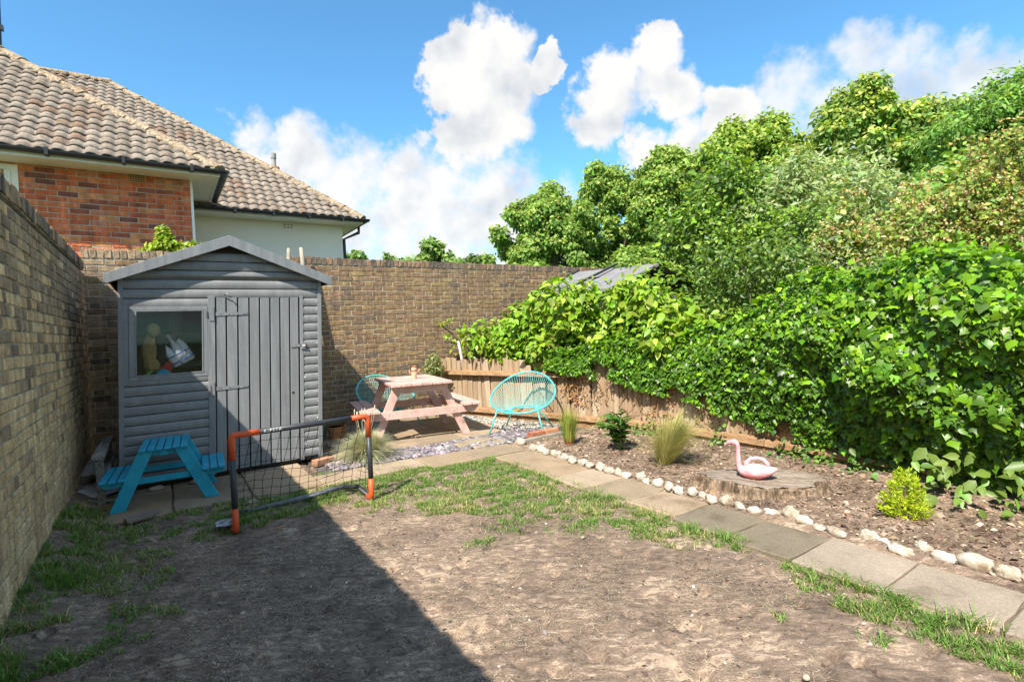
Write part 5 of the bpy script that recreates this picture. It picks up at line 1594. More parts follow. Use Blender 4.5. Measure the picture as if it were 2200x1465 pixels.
# ------------------------------------------------------------------ vegetation
def leaf_obj(name, P, NR, T, size, tv, tf, mat, tint, parent=None, kind=None, smooth=False, loc0=None):
    size = np.minimum(size, 1.8 * np.median(size))
    V = leaf_cloud(P - (np.array(parent.location) if parent is not None else 0), NR, T, size, tv)
    o = link(name, np_mesh(name, V, tf, mat, tint, smooth), parent)
    if kind: o['kind'] = kind
    return o


def single_leaves(name, parent, P, NR, T, size, tv, tf, mat, tints, nvar=10, smooth=False):
    """the leaves that show largest, each its own object with shared mesh data"""
    lib = []
    for k in range(nvar):
        m = MB(); m.add(tv, tf, tuple(tints[k])); lib.append(m.mesh(name, mat, smooth))
    NR = unit(NR); T = unit(T - NR * np.sum(T * NR, 1, keepdims=True)); B = np.cross(T, NR)
    pl = np.array(parent.location)
    for i in range(len(P)):
        o = link(name, lib[i % nvar], parent)
        Mx = Matrix(((B[i][0], T[i][0], NR[i][0]), (B[i][1], T[i][1], NR[i][1]), (B[i][2], T[i][2], NR[i][2])))
        o.rotation_euler = Mx.to_euler(); o.location = Vector(P[i] - pl); o.scale = (size[i],) * 3


def screen_size(P, size):
    d = (P - CAM) @ C_F
    u = IW / 2 + F_PX * ((P - CAM) @ C_R) / d; v = IH / 2 - F_PX * ((P - CAM) @ C_U) / d
    ok = (d > .2) & (u > 0) & (u < IW) & (v > 0) & (v < IH)
    return np.where(ok, size / d, 0)


# --- ivy over the fence
def ivy_low(y): return np.interp(y, [-1, 1.1, 1.6, 1.95, 2.3, 2.7, 3.05, 3.7, 4.3, 4.7, 5.2, 5.6, 6.0, 6.3], [.02, .02, .05, .12, .20, .20, .28, .46, .55, .62, .68, .76, .84, .95])
def ivy_top(y): return np.interp(y, [-1, .9, 1.2, 1.6, 2.0, 2.35, 2.8, 3.2, 3.9, 4.5, 5.0, 5.6, 6.3], [1.55, 1.62, 1.68, 1.80, 1.84, 1.80, 1.52, 1.42, 1.26, 1.16, 1.12, 1.05, 1.0])
def fence_x(y): return np.interp(y, [-.8, 3.0, 4.2, 5.2, 5.72, 8.02], [5.08, 5.06, 5.03, 4.80, 4.66, 3.90])


IV = thing('ivy', 'dense glossy green ivy covering the timber fence and hanging over it', 'ivy', (5.0, 3.0, 0))
n = 50000
y = RNG.uniform(-.7, 6.3, n); lo = ivy_low(y); hi = ivy_top(y) + .42 * (fbm(y * 1.6, y * 0, 201, 3) - .5)
zr = RNG.rand(n); zz = lo + (hi - lo) * zr
bump = fbm(y * 1.7, zz * 2.1, 101, 3); fine_b = fbm(y * 5, zz * 5, 105, 2)
thick = (.07 + .40 * np.clip((zz - lo) / .8, 0, 1) ** 1.2) * (.55 + .95 * bump) + .10 * fine_b
thick *= np.interp(y, [0, 2.0, 3.0, 4, 5, 6.3], [1.2, 1.0, .62, .42, .36, .3])
thick = np.maximum(thick, np.where((y > 3.4) & (y < 5.9), .14 + .05 * fine_b, .05))
# rounded over the top
ft = np.clip((zz - (hi - .35)) / .35, 0, 1)
xs = fence_x(y) - thick * (1 - .55 * ft ** 2)
top = RNG.rand(n) < .22
xt = fence_x(y) - thick + RNG.rand(n) * (thick + .75)
zt = hi + .26 * (fbm(xt * 2.5, y * 2.5, 111, 3) - .45) + np.where(RNG.rand(n) < .04, RNG.uniform(0, .16, n), 0) - .25 * np.clip((xt - 5.3), 0, 1)
depth = RNG.exponential(.05, n)
# thin, gappy lower fringe where the boards show through
P = np.where(top[:, None], np.stack([xt, y, zt - depth * .6], 1), np.stack([xs + depth, y, zz], 1))
fr = np.clip((zz - lo) / .32, 0, 1)
keep = top | (fbm(y * 3.3, zz * 3.3, 121, 3) + .36 * fr > .50 - .0)
keep &= ~((y > 3.2) & (~top) & (fbm(y * 2.2, zz * 2.0, 131, 3) > .60) & (fr < .8))
NRm = np.where(top[:, None], np.array([-.25, -.1, 1.0]), np.array([-1.0, -.12, .42])) + jit(n, .55)
TT = np.where(top[:, None], np.array([-.6, -.2, -.25]), np.array([-.25, 0, -1.0])) + jit(n, .5)
sz = RNG.lognormal(math.log(.047), .32, n) * np.interp(y, [0, 3, 6], [1.15, .95, .85])
sz = np.clip(np.where(fr < .5, sz * .8, sz), .02, .082)
P, NRm, TT, sz = P[keep], NRm[keep], TT[keep], sz[keep]; n = len(P)
young = np.clip((P[:, 2] - .7) / .9, 0, 1) * .45 + .10
tn = hsv_tints(n, (.075, .168, .014), .42, .06)
yo = RNG.rand(n) < young
tn[yo] = hsv_tints(int(yo.sum()), (.195, .37, .014), .25, .05)
rank = np.argsort(-screen_size(P, sz) * np.where(NRm[:, 0] < -.3, 1, .6) * np.where(RNG.rand(n) < .35, 1, .1))
sel = rank[:300]; rest = rank[300:]
for q, (tv_, tf_) in enumerate(((IVY_V, IVY_F), (HEART_V, HEART_F))):
    se = sel[q::2]; single_leaves('leaf', IV, P[se] - np.array([.02, 0, 0]), NRm[se], TT[se], sz[se] * 1.05, tv_, tf_, MAT['ivy'], tn[se[:14]], 14, True)
    re_ = rest[RNG.permutation(len(rest))[:len(rest) // 2]] if q == 0 else np.setdiff1d(rest, used)
    if q == 0: used = re_
    leaf_obj('foliage', P[re_], NRm[re_], TT[re_], sz[re_], tv_, tf_, MAT['ivy'], tn[re_], IV, 'stuff', True)
# woody stems and dead clinging roots on the boards
m = MB(); il = np.array(IV.location)
for k in range(90):
    y0 = RNG.uniform(1.2, 6.1); z0 = RNG.uniform(.06, ivy_low(y0) + .25); p = np.array([fence_x(y0) - .03, y0, z0]); pts = [p]
    for q in range(6):
        p = p + np.array([0, RNG.normal(0, .05), RNG.uniform(.02, .09)]); p[0] = fence_x(p[1]) - RNG.uniform(.018, .06); pts.append(p.copy())
    m.tube(np.array(pts) - il, [RNG.uniform(.003, .007)] * 7, 5, cap=False)
m.build('stems', MAT['fence_rail'], IV, kind='stuff')
n2 = 800
y = np.where(RNG.rand(n2) < .65, RNG.normal(5.55, .14, n2), np.where(RNG.rand(n2) < .5, RNG.normal(4.3, .12, n2), RNG.uniform(2.2, 6.0, n2))); z0 = ivy_low(y) + RNG.uniform(-.42, .25, n2)
P2 = np.stack([fence_x(y) - RNG.uniform(.015, .06, n2), y, np.clip(z0, .06, 2)], 1)
leaf_obj('dead_leaves', P2, np.array([-1, 0, .2]) + jit(n2, .5), jit(n2, 1), RNG.lognormal(math.log(.032), .3, n2), DIAM_V, DIAM_F, MAT['dry'], hsv_tints(n2, (.34, .19, .085), .35, .06), IV, 'stuff')

# seedlings and weeds along the foot of the fence
n2 = 900
y = RNG.uniform(1.3, 5.2, n2); cl = fbm(y * 4, y * 0, 141, 2) > .52; y = y[cl]; n2 = len(y)
P2 = np.stack([fence_x(y) - .05 - RNG.exponential(.06, n2), y, .05 + RNG.exponential(.05, n2)], 1)
o = leaf_obj('weeds', P2, np.array([-.5, -.2, 1]) + jit(n2, .4), np.array([-.5, 0, .1]) + jit(n2, .6), RNG.lognormal(math.log(.045), .3, n2), OVATE_V, OVATE_F, MAT['leaf'], hsv_tints(n2, (.12, .22, .04), .3, .1))
tag(o, 'low weeds growing along the foot of the fence', 'weeds', kind='stuff')


def clumps(centers, radii, per, rng_shell=(.55, 1.05), squash=1.0):
    P = []; Nn = []
    for c, r in zip(centers, radii):
        k = int(per * r * r / (np.mean(np.array(radii) ** 2)))
        d = unit(RNG.normal(0, 1, (k, 3)))
        rr = r * RNG.uniform(*rng_shell, (k, 1)) * (1 + .18 * np.sin(d[:, :1] * 7 + c[0] * 3) * np.cos(d[:, 2:3] * 6))
        P.append(np.array(c) + d * rr * np.array([1, 1, squash])); Nn.append(d)
    return np.concatenate(P), np.concatenate(Nn)


def shrub(name, label, cat, base, centers, radii, per, tv, tf, size, tint, alt=None, pa=0, mat='leaf', singles=0, droop=.3, nj=.6, stems=6, smat='bark', group=None, top_alt=None, shell=(.55, 1.05), dv=.3):
    T = thing(name, label, cat, base, group=group)
    centers = [np.array(c) for c in centers]
    P, D = clumps(centers, radii, per, shell)
    ok = P[:, 2] > .03
    P, D = P[ok], D[ok]; n = len(P)
    NR = D * .7 + np.array([-.25, -.25, .75]) + jit(n, nj); TT = D + np.array([0, 0, -droop]) + jit(n, .6)
    s_ = size * np.exp(RNG.normal(0, .25, n))
    tn = hsv_tints(n, tint, dv, .09, alt, pa)
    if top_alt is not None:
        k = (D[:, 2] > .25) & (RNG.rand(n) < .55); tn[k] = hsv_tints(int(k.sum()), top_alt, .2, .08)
    if singles:
        ss = screen_size(P, s_) * np.where(D @ (CAM - np.array(base)) > 0, 1, .2) * np.where(RNG.rand(n) < .3, 1, .2)
        rk = np.argsort(-ss); sel, rest = rk[:singles], rk[singles:]
        single_leaves('leaf', T, P[sel], NR[sel], TT[sel], s_[sel], tv, tf, MAT[mat], tn[sel[:12]], 12, True)
    else: rest = np.arange(n)
    leaf_obj('foliage', P[rest], NR[rest], TT[rest], s_[rest], tv, tf, MAT[mat], tn[rest], T, 'stuff', True)
    m = MB(); b = np.array(base)
    for k in range(stems):
        c = centers[RNG.randint(len(centers))] - b
        p0 = np.array([RNG.normal(0, .08), RNG.normal(0, .08), 0]) + np.array([c[0] * .25, c[1] * .25, 0])
        pts = [p0 + (c - p0) * t + np.array([RNG.normal(0, .05), RNG.normal(0, .05), 0]) * (t > 0) for t in np.linspace(0, 1, 6)]
        MB().tube(pts, np.linspace(.03, .007, 6), 6).build('stem', MAT[smat], T, smooth=True)
    return T


# the light green shrub behind the far part of the fence
cs = []; rs = []
for (yy, zt_) in ((7.15, 1.5), (6.95, 1.72), (6.7, 1.85), (6.4, 1.93), (6.2, 1.98), (6.0, 2.05), (5.6, 2.05), (5.2, 2.08), (4.8, 2.0), (4.5, 1.92), (4.2, 1.65), (3.95, 1.5)):
    xc = fence_x(yy) + .45
    zt_ -= .06
    for k in range(5):
        cs.append((xc + RNG.normal(0, .18) - .08, yy + RNG.normal(0, .12), zt_ - .22 - k * .25 * (zt_ - 1.32) / 1.0 + RNG.normal(0, .05))); rs.append(RNG.uniform(.22, .32))
shrub('broadleaf_shrub', 'light green broad leaved shrub leaning over the far end of the fence', 'shrub', (4.9, 6.0, 0), cs, rs, 210, OVATE_V, OVATE_F, .105, (.205, .345, .024), (.33, .43, .05), .2, 'leaf', 300, .45, .55, 9, shell=(.35, 1.1))

# glossy dark evergreen behind it
cs = []; rs = []
for k in range(70):
    a = RNG.rand(); zc = RNG.uniform(.6, 3.55)
    half = np.interp(zc, [.6, 1.8, 2.6, 3.2, 3.6], [1.25, 1.35, 1.05, .65, .25])
    t = RNG.uniform(-1, 1)
    base_c = np.array([7.35, 4.95]); cs.append((base_c[0] + t * half * .83 + RNG.normal(0, .2), base_c[1] - t * half * .55 + RNG.normal(0, .3), zc)); rs.append(RNG.uniform(.24, .42))
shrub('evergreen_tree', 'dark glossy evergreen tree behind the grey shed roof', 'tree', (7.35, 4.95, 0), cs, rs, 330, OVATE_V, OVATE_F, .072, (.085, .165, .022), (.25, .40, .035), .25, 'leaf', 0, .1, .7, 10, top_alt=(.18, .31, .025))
# mid-height dark shrub between it and the ivy
cs = []; rs = []
for k in range(46):
    yy = RNG.uniform(2.3, 4.4); zc = RNG.uniform(.6, np.interp(yy, [2.3, 2.8, 3.3, 4.4], [1.75, 1.7, 2.1, 2.1]))
    cs.append((RNG.uniform(5.7, 6.5), yy, zc)); rs.append(RNG.uniform(.2, .34))
shrub('bay_shrub', 'mid green small leaved shrub filling the gap behind the ivy', 'shrub', (6.1, 3.3, 0), cs, rs, 330, OVATE_V, OVATE_F, .055, (.10, .175, .028), (.25, .34, .06), .18, 'leaf', 0, .1, .8, 8)
# grey dead-looking shrub
GS = thing('twiggy_shrub', 'half bare grey twiggy shrub behind the ivy', 'shrub', (6.0, 2.75, 0))
m = MB()
for k in range(70):
    p = np.array([RNG.normal(0, .12), RNG.normal(0, .12), RNG.uniform(.9, 1.5)]); d = unit(np.array([RNG.normal(-.1, .6), RNG.normal(0, .6), RNG.uniform(.1, 1)])); pts = [p]
    for q in range(5): d = unit(d + RNG.normal(0, .28, 3) - np.array([0, 0, .12])); p = p + d * RNG.uniform(.07, .13); pts.append(p.copy())
    m.tube(pts, np.linspace(.008, .002, 6), 5, cap=False)
m.tube([(0, 0, 0), (.03, -.02, .6), (0, .02, 1.2), (-.05, .05, 1.7)], [.04, .03, .022, .008], 7)
m.build('branches', MAT['pale_bark'], GS)
n2 = 1800; P2 = np.array(GS.location) + np.stack([RNG.normal(0, .28, n2), RNG.normal(0, .3, n2), RNG.normal(1.6, .27, n2)], 1)
leaf_obj('foliage', P2, jit(n2, 1) + np.array([-.4, -.4, .6]), jit(n2, 1), RNG.lognormal(math.log(.04), .3, n2), LANCE_V, LANCE_F, MAT['leaf'], hsv_tints(n2, (.26, .31, .18), .3, .07), GS, 'stuff')

# silver willow
cs = []; rs = []
for k in range(60):
    t = RNG.uniform(-1, 1); zc = RNG.uniform(1.2, 4.75); half = np.interp(zc, [1.2, 3.2, 4.2, 4.9], [1.7, 1.9, 1.4, .4])
    cs.append((12.9 + t * half * .83 + RNG.normal(0, .3), 5.9 - t * half * .55 + RNG.normal(0, .3), zc)); rs.append(RNG.uniform(.4, .65))
shrub('willow_tree', 'silvery green feathery willow between the evergreen and the brown shrub', 'tree', (12.9, 5.9, 0), cs, rs, 420, DIAM_N, DIAM_F, .14, (.30, .40, .15), (.42, .50, .26), .35, 'tree_leaf', 0, -.3, .7, 8, 'pale_bark', shell=(.3, 1.15), dv=.2)

# brown-tipped spreading shrub, upper right
BS = thing('flowering_shrub', 'tall shrub with fading orange brown flower heads above the ivy', 'shrub', (8.6, 2.6, 0))
bl = np.array(BS.location)
tips = []; m = MB()
for k in range(150):
    t = RNG.uniform(-1.1, 1.35); 
    base = np.array([8.5 + t * .5, 2.7 - t * .45, RNG.uniform(.3, 1.4)])
    hgt = np.interp(t, [-1.1, -.6, 0, .6, 1.35], [2.3, 2.5, 2.8, 3.25, 3.6]) * RNG.uniform(.62, 1.08)
    tip = np.array([8.5 + t * .95 + RNG.normal(0, .25), 2.75 - t * .7 + RNG.normal(0, .25), hgt])
    if k < 14: tip[:2] += np.array([-.55, .25]) * RNG.uniform(.3, 1.2)
    pts = [base + (tip - base) * q + np.array([0, 0, .10 * sin(pi * q)]) + RNG.normal(0, .03, 3) * (0 < q < 1) for q in np.linspace(0, 1, 7)]
    m.tube(np.array(pts) - bl, np.linspace(.016, .004, 7), 5, cap=False)
    for q in range(3, 7):
        for _ in range(4): tips.append(pts[q] + RNG.normal(0, .11, 3))
        for _ in range(2): tips.append(pts[q - 2] + RNG.normal(0, .15, 3) + np.array([-.1, -.1, 0]))
m.build('branches', MAT['bark'], BS)
tips = np.array(tips)
P2, D2 = clumps(tips, [.075] * len(tips), 13, (.3, 1.1), .6); n2 = len(P2)
leaf_obj('flower_heads', P2, D2 + np.array([-.2, -.2, .7]) + jit(n2, .5), D2 + jit(n2, .5), RNG.lognormal(math.log(.034), .3, n2), DIAM_V, DIAM_F, MAT['dry'], hsv_tints(n2, (.56, .36, .15), .25, .07, (.70, .56, .36), .25), BS, 'stuff')
P2, D2 = clumps(tips - np.array([0, 0, .07]), [.17] * len(tips), 19, (.3, 1.1)); n2 = len(P2)
leaf_obj('foliage', P2, D2 + np.array([-.2, -.2, .7]) + jit(n2, .5), D2 + jit(n2, .6), RNG.lognormal(math.log(.06), .3, n2), DIAM_V, DIAM_F, MAT['leaf'], hsv_tints(n2, (.21, .32, .06), .3, .08, (.36, .38, .09), .3), BS, 'stuff')

# bright shrub over the wall behind the shed
cs = [(-.02, 8.45, 2.62), (.12, 8.42, 2.72), (.1, 8.45, 2.84), (.3, 8.4, 2.66), (.42, 8.4, 2.68), (-.1, 8.5, 2.55), (.2, 8.5, 2.6), (.09, 8.43, 2.92), (.5, 8.45, 2.7)]
shrub('young_shrub', 'bright yellow green shrub showing over the wall between shed and brick house', 'shrub', (.15, 8.55, 0), cs, [.11, .12, .08, .11, .08, .11, .12, .05, .06], 170, OVATE_V, OVATE_F, .055, (.24, .36, .03), (.36, .42, .05), .25, 'leaf', 0, .2, .6, 5)

# lollipop shrub in the corner by the fence
LP = shrub('lollipop_shrub', 'small clipped lollipop shrub by the wall beside the fence end', 'shrub', (3.62, 7.72, 0), [(3.62, 7.72, .86), (3.56, 7.72, .80), (3.7, 7.72, .78), (3.62, 7.7, .98), (3.64, 7.75, .70)], [.13, .11, .10, .08, .10], 330, OVATE_V, OVATE_F, .034, (.20, .26, .08), (.36, .38, .16), .3, 'leaf', 0, 0, .7, 0)
MB().tube([(0, 0, 0), (.005, .01, .35), (0, 0, .8)], [.014, .012, .009], 7).build('trunk', MAT['pale_bark'], LP, smooth=True)

# cut sapling with new sprouts
CS = thing('cut_sapling', 'dark bent sapling sprouting new leaves before the back wall', 'sapling', (4.33, 7.8, 0))
def cs_(p): return np.array(p) - np.array((4.33, 7.8, 0))
m = MB(); m.tube([cs_(p) for p in ((4.40, 7.82, .3), (4.36, 7.8, .85), (4.24, 7.8, 1.08), (4.08, 7.8, 1.28), (3.93, 7.8, 1.5))], [.04, .034, .026, .02, .013], 8)
m.tube([cs_(p) for p in ((4.16, 7.8, 1.18), (4.05, 7.79, 1.19), (3.95, 7.78, 1.21))], [.018, .014, .01], 7)
m.tube([cs_(p) for p in ((4.05, 7.8, 1.33), (3.92, 7.8, 1.42), (3.82, 7.8, 1.49))], [.016, .012, .008], 7)
m.tube([cs_(p) for p in ((4.38, 7.8, .9), (4.30, 7.8, 1.1), (4.18, 7.8, 1.3))], [.014, .012, .008], 7)
m.build('trunk', MAT['bark'], CS, smooth=True)
P2 = []
for c, k in (((3.83, 7.8, 1.52), 9), ((3.95, 7.8, 1.53), 7), ((3.90, 7.79, 1.33), 10), ((4.18, 7.8, 1.36), 9), ((4.24, 7.8, 1.34), 8), ((4.08, 7.78, 1.22), 6), ((4.0, 7.77, 1.12), 8), ((4.35, 7.78, .95), 12)):
    P2 += [np.array(c) + RNG.normal(0, .035, 3) for _ in range(k)]
P2 = np.array(P2); n2 = len(P2)
leaf_obj('leaves', P2, jit(n2, .6) + np.array([-.3, -.5, .7]), jit(n2, 1), RNG.lognormal(math.log(.07), .25, n2), OVATE_V, OVATE_F, MAT['leaf'], hsv_tints(n2, (.27, .40, .03), .25, .08), CS, 'stuff')


TK = 1.32
# --- trees beyond
def crown_tree(label, base, h_bot, h_top, rx, n_cl, per, leaf, tint, top_alt, seed, trunk=.2, cat='tree', name='lime_tree', group='trees beyond the gardens', tv=DIAM_V, tf=DIAM_F, limbs=7, bark='bark', ragged=.12):
    T = thing(name, label, cat, base, group=group)
    b = np.array(base, float); st = np.random.RandomState(seed)
    cs, rs = [], []
    H = h_top - h_bot
    ph = st.uniform(0, 6.3, 4)
    for k in range(int(n_cl * 1.7)):
        t = st.uniform(0, 1)
        a = st.uniform(0, 2 * pi)
        prof = sin(pi * (.10 + .80 * t)) ** .65 * (1 + .16 * sin(2 * a + ph[0] + 3 * t) + .12 * sin(5 * a + ph[1] - 5 * t))
        if t > .72: prof *= 1 - .55 * ((t - .72) / .28) ** 1.5
        q = st.uniform(.12, 1) ** .5; rr = rx * 1.12 * prof * q
        r = rx * st.uniform(.11, .24)
        cs.append(b + np.array([rr * cos(a), rr * sin(a), h_bot + H * t - r * .6 + .05 * H * sin(3 * a + ph[2]) * (t > .5)])); rs.append(r)
    per = per * .44
    P, D = clumps(cs, rs, per, (.25, 1.2), .8); n = len(P)
    NR = D * .8 + np.array([-.1, -.15, .55]) + jit(n, .5); TT = D + np.array([0, 0, -.5]) + jit(n, .5)
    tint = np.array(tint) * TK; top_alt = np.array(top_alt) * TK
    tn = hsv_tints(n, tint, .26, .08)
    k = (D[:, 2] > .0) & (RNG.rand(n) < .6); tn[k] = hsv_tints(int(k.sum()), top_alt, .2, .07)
    leaf_obj('crown', P, NR, TT, leaf * 1.16 * np.exp(RNG.normal(0, .25, n)), tv, tf, MAT['tree_leaf'], tn, T, 'stuff')
    m = MB(); m.tube([(0, 0, -.05), (.05 * trunk, .0, h_bot * .6), (.1, .05, h_bot + H * .35), (.05, .0, h_bot + H * .75)], [trunk, trunk * .8, trunk * .5, trunk * .15], 9)
    for k in range(limbs):
        c = cs[st.randint(len(cs))] - b; p0 = np.array([.05, .02, h_bot * st.uniform(.6, 1.0) + H * .1])
        m.tube([p0, p0 + (c - p0) * .5 + np.array([0, 0, .15 * H * .3]), c], [trunk * .4, trunk * .25, trunk * .08], 6)
    m.build('trunk', MAT[bark], T, smooth=True)
    return T


G1, G1b = (.14, .235, .045), (.275, .36, .085)
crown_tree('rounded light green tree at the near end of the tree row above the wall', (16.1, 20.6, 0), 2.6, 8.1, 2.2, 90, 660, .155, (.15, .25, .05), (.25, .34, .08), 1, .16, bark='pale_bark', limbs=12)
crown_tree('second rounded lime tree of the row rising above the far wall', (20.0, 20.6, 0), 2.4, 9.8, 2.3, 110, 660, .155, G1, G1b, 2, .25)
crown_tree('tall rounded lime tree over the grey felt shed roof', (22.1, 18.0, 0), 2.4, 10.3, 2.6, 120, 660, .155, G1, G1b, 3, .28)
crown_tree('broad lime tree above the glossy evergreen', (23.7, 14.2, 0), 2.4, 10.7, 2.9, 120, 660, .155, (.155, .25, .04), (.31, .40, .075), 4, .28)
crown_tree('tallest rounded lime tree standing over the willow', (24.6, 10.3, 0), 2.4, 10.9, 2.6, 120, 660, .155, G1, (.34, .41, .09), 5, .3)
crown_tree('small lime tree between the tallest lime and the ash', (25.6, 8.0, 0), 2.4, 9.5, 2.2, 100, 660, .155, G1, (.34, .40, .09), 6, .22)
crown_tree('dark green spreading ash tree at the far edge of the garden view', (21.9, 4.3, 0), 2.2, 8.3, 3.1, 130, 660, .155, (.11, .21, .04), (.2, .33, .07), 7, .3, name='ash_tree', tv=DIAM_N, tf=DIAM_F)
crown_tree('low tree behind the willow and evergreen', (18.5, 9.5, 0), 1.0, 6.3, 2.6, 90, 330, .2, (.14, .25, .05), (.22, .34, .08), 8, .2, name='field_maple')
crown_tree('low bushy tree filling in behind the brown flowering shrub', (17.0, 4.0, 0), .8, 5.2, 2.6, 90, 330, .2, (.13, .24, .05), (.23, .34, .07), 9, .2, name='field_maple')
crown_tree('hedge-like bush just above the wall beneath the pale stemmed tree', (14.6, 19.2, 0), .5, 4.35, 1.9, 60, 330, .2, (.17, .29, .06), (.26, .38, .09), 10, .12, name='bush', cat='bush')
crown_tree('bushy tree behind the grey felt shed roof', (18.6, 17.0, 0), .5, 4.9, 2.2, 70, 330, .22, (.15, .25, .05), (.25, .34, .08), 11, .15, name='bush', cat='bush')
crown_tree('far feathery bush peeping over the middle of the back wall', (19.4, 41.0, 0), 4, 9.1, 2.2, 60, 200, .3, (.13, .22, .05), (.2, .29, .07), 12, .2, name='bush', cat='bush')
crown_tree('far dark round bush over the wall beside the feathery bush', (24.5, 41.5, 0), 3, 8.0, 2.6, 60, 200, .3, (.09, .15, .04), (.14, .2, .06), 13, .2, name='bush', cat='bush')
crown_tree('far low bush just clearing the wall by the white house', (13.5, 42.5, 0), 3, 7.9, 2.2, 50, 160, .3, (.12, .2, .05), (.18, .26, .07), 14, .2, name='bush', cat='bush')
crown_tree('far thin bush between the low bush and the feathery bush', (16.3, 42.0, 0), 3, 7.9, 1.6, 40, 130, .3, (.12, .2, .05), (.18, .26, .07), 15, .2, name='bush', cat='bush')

# --- flower bed and terrace plants
def tuft(name, label, loc, n, h, spread, droop, w, tint, alt, pa, mat='straw', cat='plant', lean=(0, 0), tip=None, part='blades'):
    T = thing(name, label, cat, loc)
    a = RNG.uniform(0, 2 * pi, n); r0 = RNG.uniform(0, .055, n); el = np.abs(RNG.normal(0, spread, n))
    L = h * np.clip(RNG.normal(1, .2, n), .4, 1.5)
    k = 5; t = np.linspace(0, 1, k)
    d = np.stack([np.cos(a), np.sin(a)], 1)
    V = np.zeros((n, 2 * k - 1, 3))
    perp = np.stack([-d[:, 1], d[:, 0], np.zeros(n)], 1)
    for i, q in enumerate(t):
        out = (r0 + L * (np.sin(el) * q + droop * q * q * np.sin(np.clip(el + .25, 0, 1.4))))
        up = L * (np.cos(el) * q - droop * .9 * q ** 2.6 * (.4 + np.sin(el)))
        c = np.stack([d[:, 0] * out + lean[0] * q * L, d[:, 1] * out + lean[1] * q * L, np.maximum(up, .004)], 1)
        if i < k - 1:
            ww = w * (1 - q * .6)
            V[:, 2 * i] = c - perp * ww; V[:, 2 * i + 1] = c + perp * ww
        else: V[:, 2 * i] = c
    fs = [(2 * i, 2 * i + 1, 2 * i + 3, 2 * i + 2) for i in range(k - 2)] + [(2 * k - 4, 2 * k - 3, 2 * k - 2)]
    tn = hsv_tints(n, tint, .25, .06, alt, pa)
    if tip is not None:
        full = np.repeat(tn[:, None], 2 * k - 1, 1); full[:, :2] = np.array(tip)[None, None] * np.exp(RNG.normal(0, .2, (n, 1, 1))); tn = full
    o = link(part, np_mesh(name, V, fs, MAT[mat], tn), T); o['kind'] = 'stuff'
    return T


FT_ = tuft('blue_fescue', 'rounded tuft of pale blue green grass behind the goal', (1.84, 5.80, .01), 4600, .33, .50, .50, .0024, (.46, .50, .32), (.66, .60, .38), .35, cat='ornamental grass')
m = MB()
for k in range(9):
    a = RNG.uniform(0, 2 * pi); p = np.array([.12 * cos(a), .12 * sin(a), .44 + RNG.uniform(0, .09)])
    m.tube([(0, 0, .1), p * .7, p], .0016, 4); m.tube([p, p + np.array([.003, 0, .05]), p + np.array([.006, 0, .075])], [.004, .008, .003], 6)
m.build('seed_heads', pmat('seed', [(.3, (.5, .43, .3)), (.7, (.62, .55, .4))], rough=.9), FT_)
tuft('feather_grass', 'golden wispy feather grass in the middle of the flower bed', (3.96, 3.40, .03), 2300, .47, .30, .34, .0017, (.58, .52, .22), (.34, .40, .12), .35, cat='ornamental grass', lean=(.14, -.24))
tuft('blood_grass', 'upright green grass with red bases at the terrace end of the bed', (3.87, 4.70, .03), 300, .36, .24, .06, .0042, (.27, .37, .06), (.46, .40, .10), .2, cat='ornamental grass', tip=(.30, .06, .03))
LB_ = thing('leafy_perennial', 'dark green upright leafy plant between the two ornamental grasses', 'plant', (4.05, 4.08, .03))
m = MB(); P2 = []; D2 = []
for k in range(5):
    a = 2 * pi * k / 5 + .4; tp = np.array([.09 * cos(a), .09 * sin(a), RNG.uniform(.30, .43)]); MB().tube([(0, 0, 0), tp * .6, tp], [.006, .005, .003], 6).build('stem', MAT['green_plastic'], LB_, smooth=True)
    for q in np.linspace(.25, 1, 9):
        for s_ in (-1, 1):
            b_ = a * 3 + q * 9 + (pi if s_ > 0 else 0); P2.append(tp * q); D2.append((cos(b_), sin(b_), .6))
P2 = np.array(P2) + np.array(LB_.location); D2 = np.array(D2); n2 = len(P2)
leaf_obj('leaves', P2, np.array([0, 0, 1.]) + D2 * -.3 + jit(n2, .15), D2 + np.array([0, 0, -.35]), RNG.lognormal(math.log(.13), .2, n2), OVATE_V, OVATE_F, MAT['leaf'], hsv_tints(n2, (.09, .19, .04), .25, .07), LB_, 'stuff')

YC = thing('golden_conifer', 'small bright yellow dwarf conifer in the flower bed', 'conifer', (4.06, 1.46, .02))
P2 = []; D2 = []
for k in range(150):
    a = RNG.uniform(0, 2 * pi); zz = RNG.rand() ** 1.3 * .27; rr = .125 * (1 - (zz / .31) ** 1.4) + .02
    tipp = np.array([rr * cos(a), rr * sin(a), zz + .05]); st_ = np.array([tipp[0] * .15, tipp[1] * .15, max(0, zz - .05)])
    for q in np.linspace(.35, 1, 16):
        P2.append(st_ + (tipp - st_) * q + RNG.normal(0, .007, 3)); D2.append(unit(tipp - st_ + RNG.normal(0, .045, 3)))
P2 = np.array(P2) + np.array(YC.location); D2 = np.array(D2); n2 = len(P2)
leaf_obj('foliage', P2, jit(n2, 1) + np.array([0, 0, .5]), D2, RNG.lognormal(math.log(.026), .25, n2), LANCE_V, LANCE_F, MAT['leaf'], hsv_tints(n2, (.36, .48, .02), .22, .05, (.50, .58, .03), .3), YC, 'stuff')
MB().tube([(0, 0, -.02), (0, 0, .22)], [.012, .004], 6).build('trunk', MAT['bark'], YC)

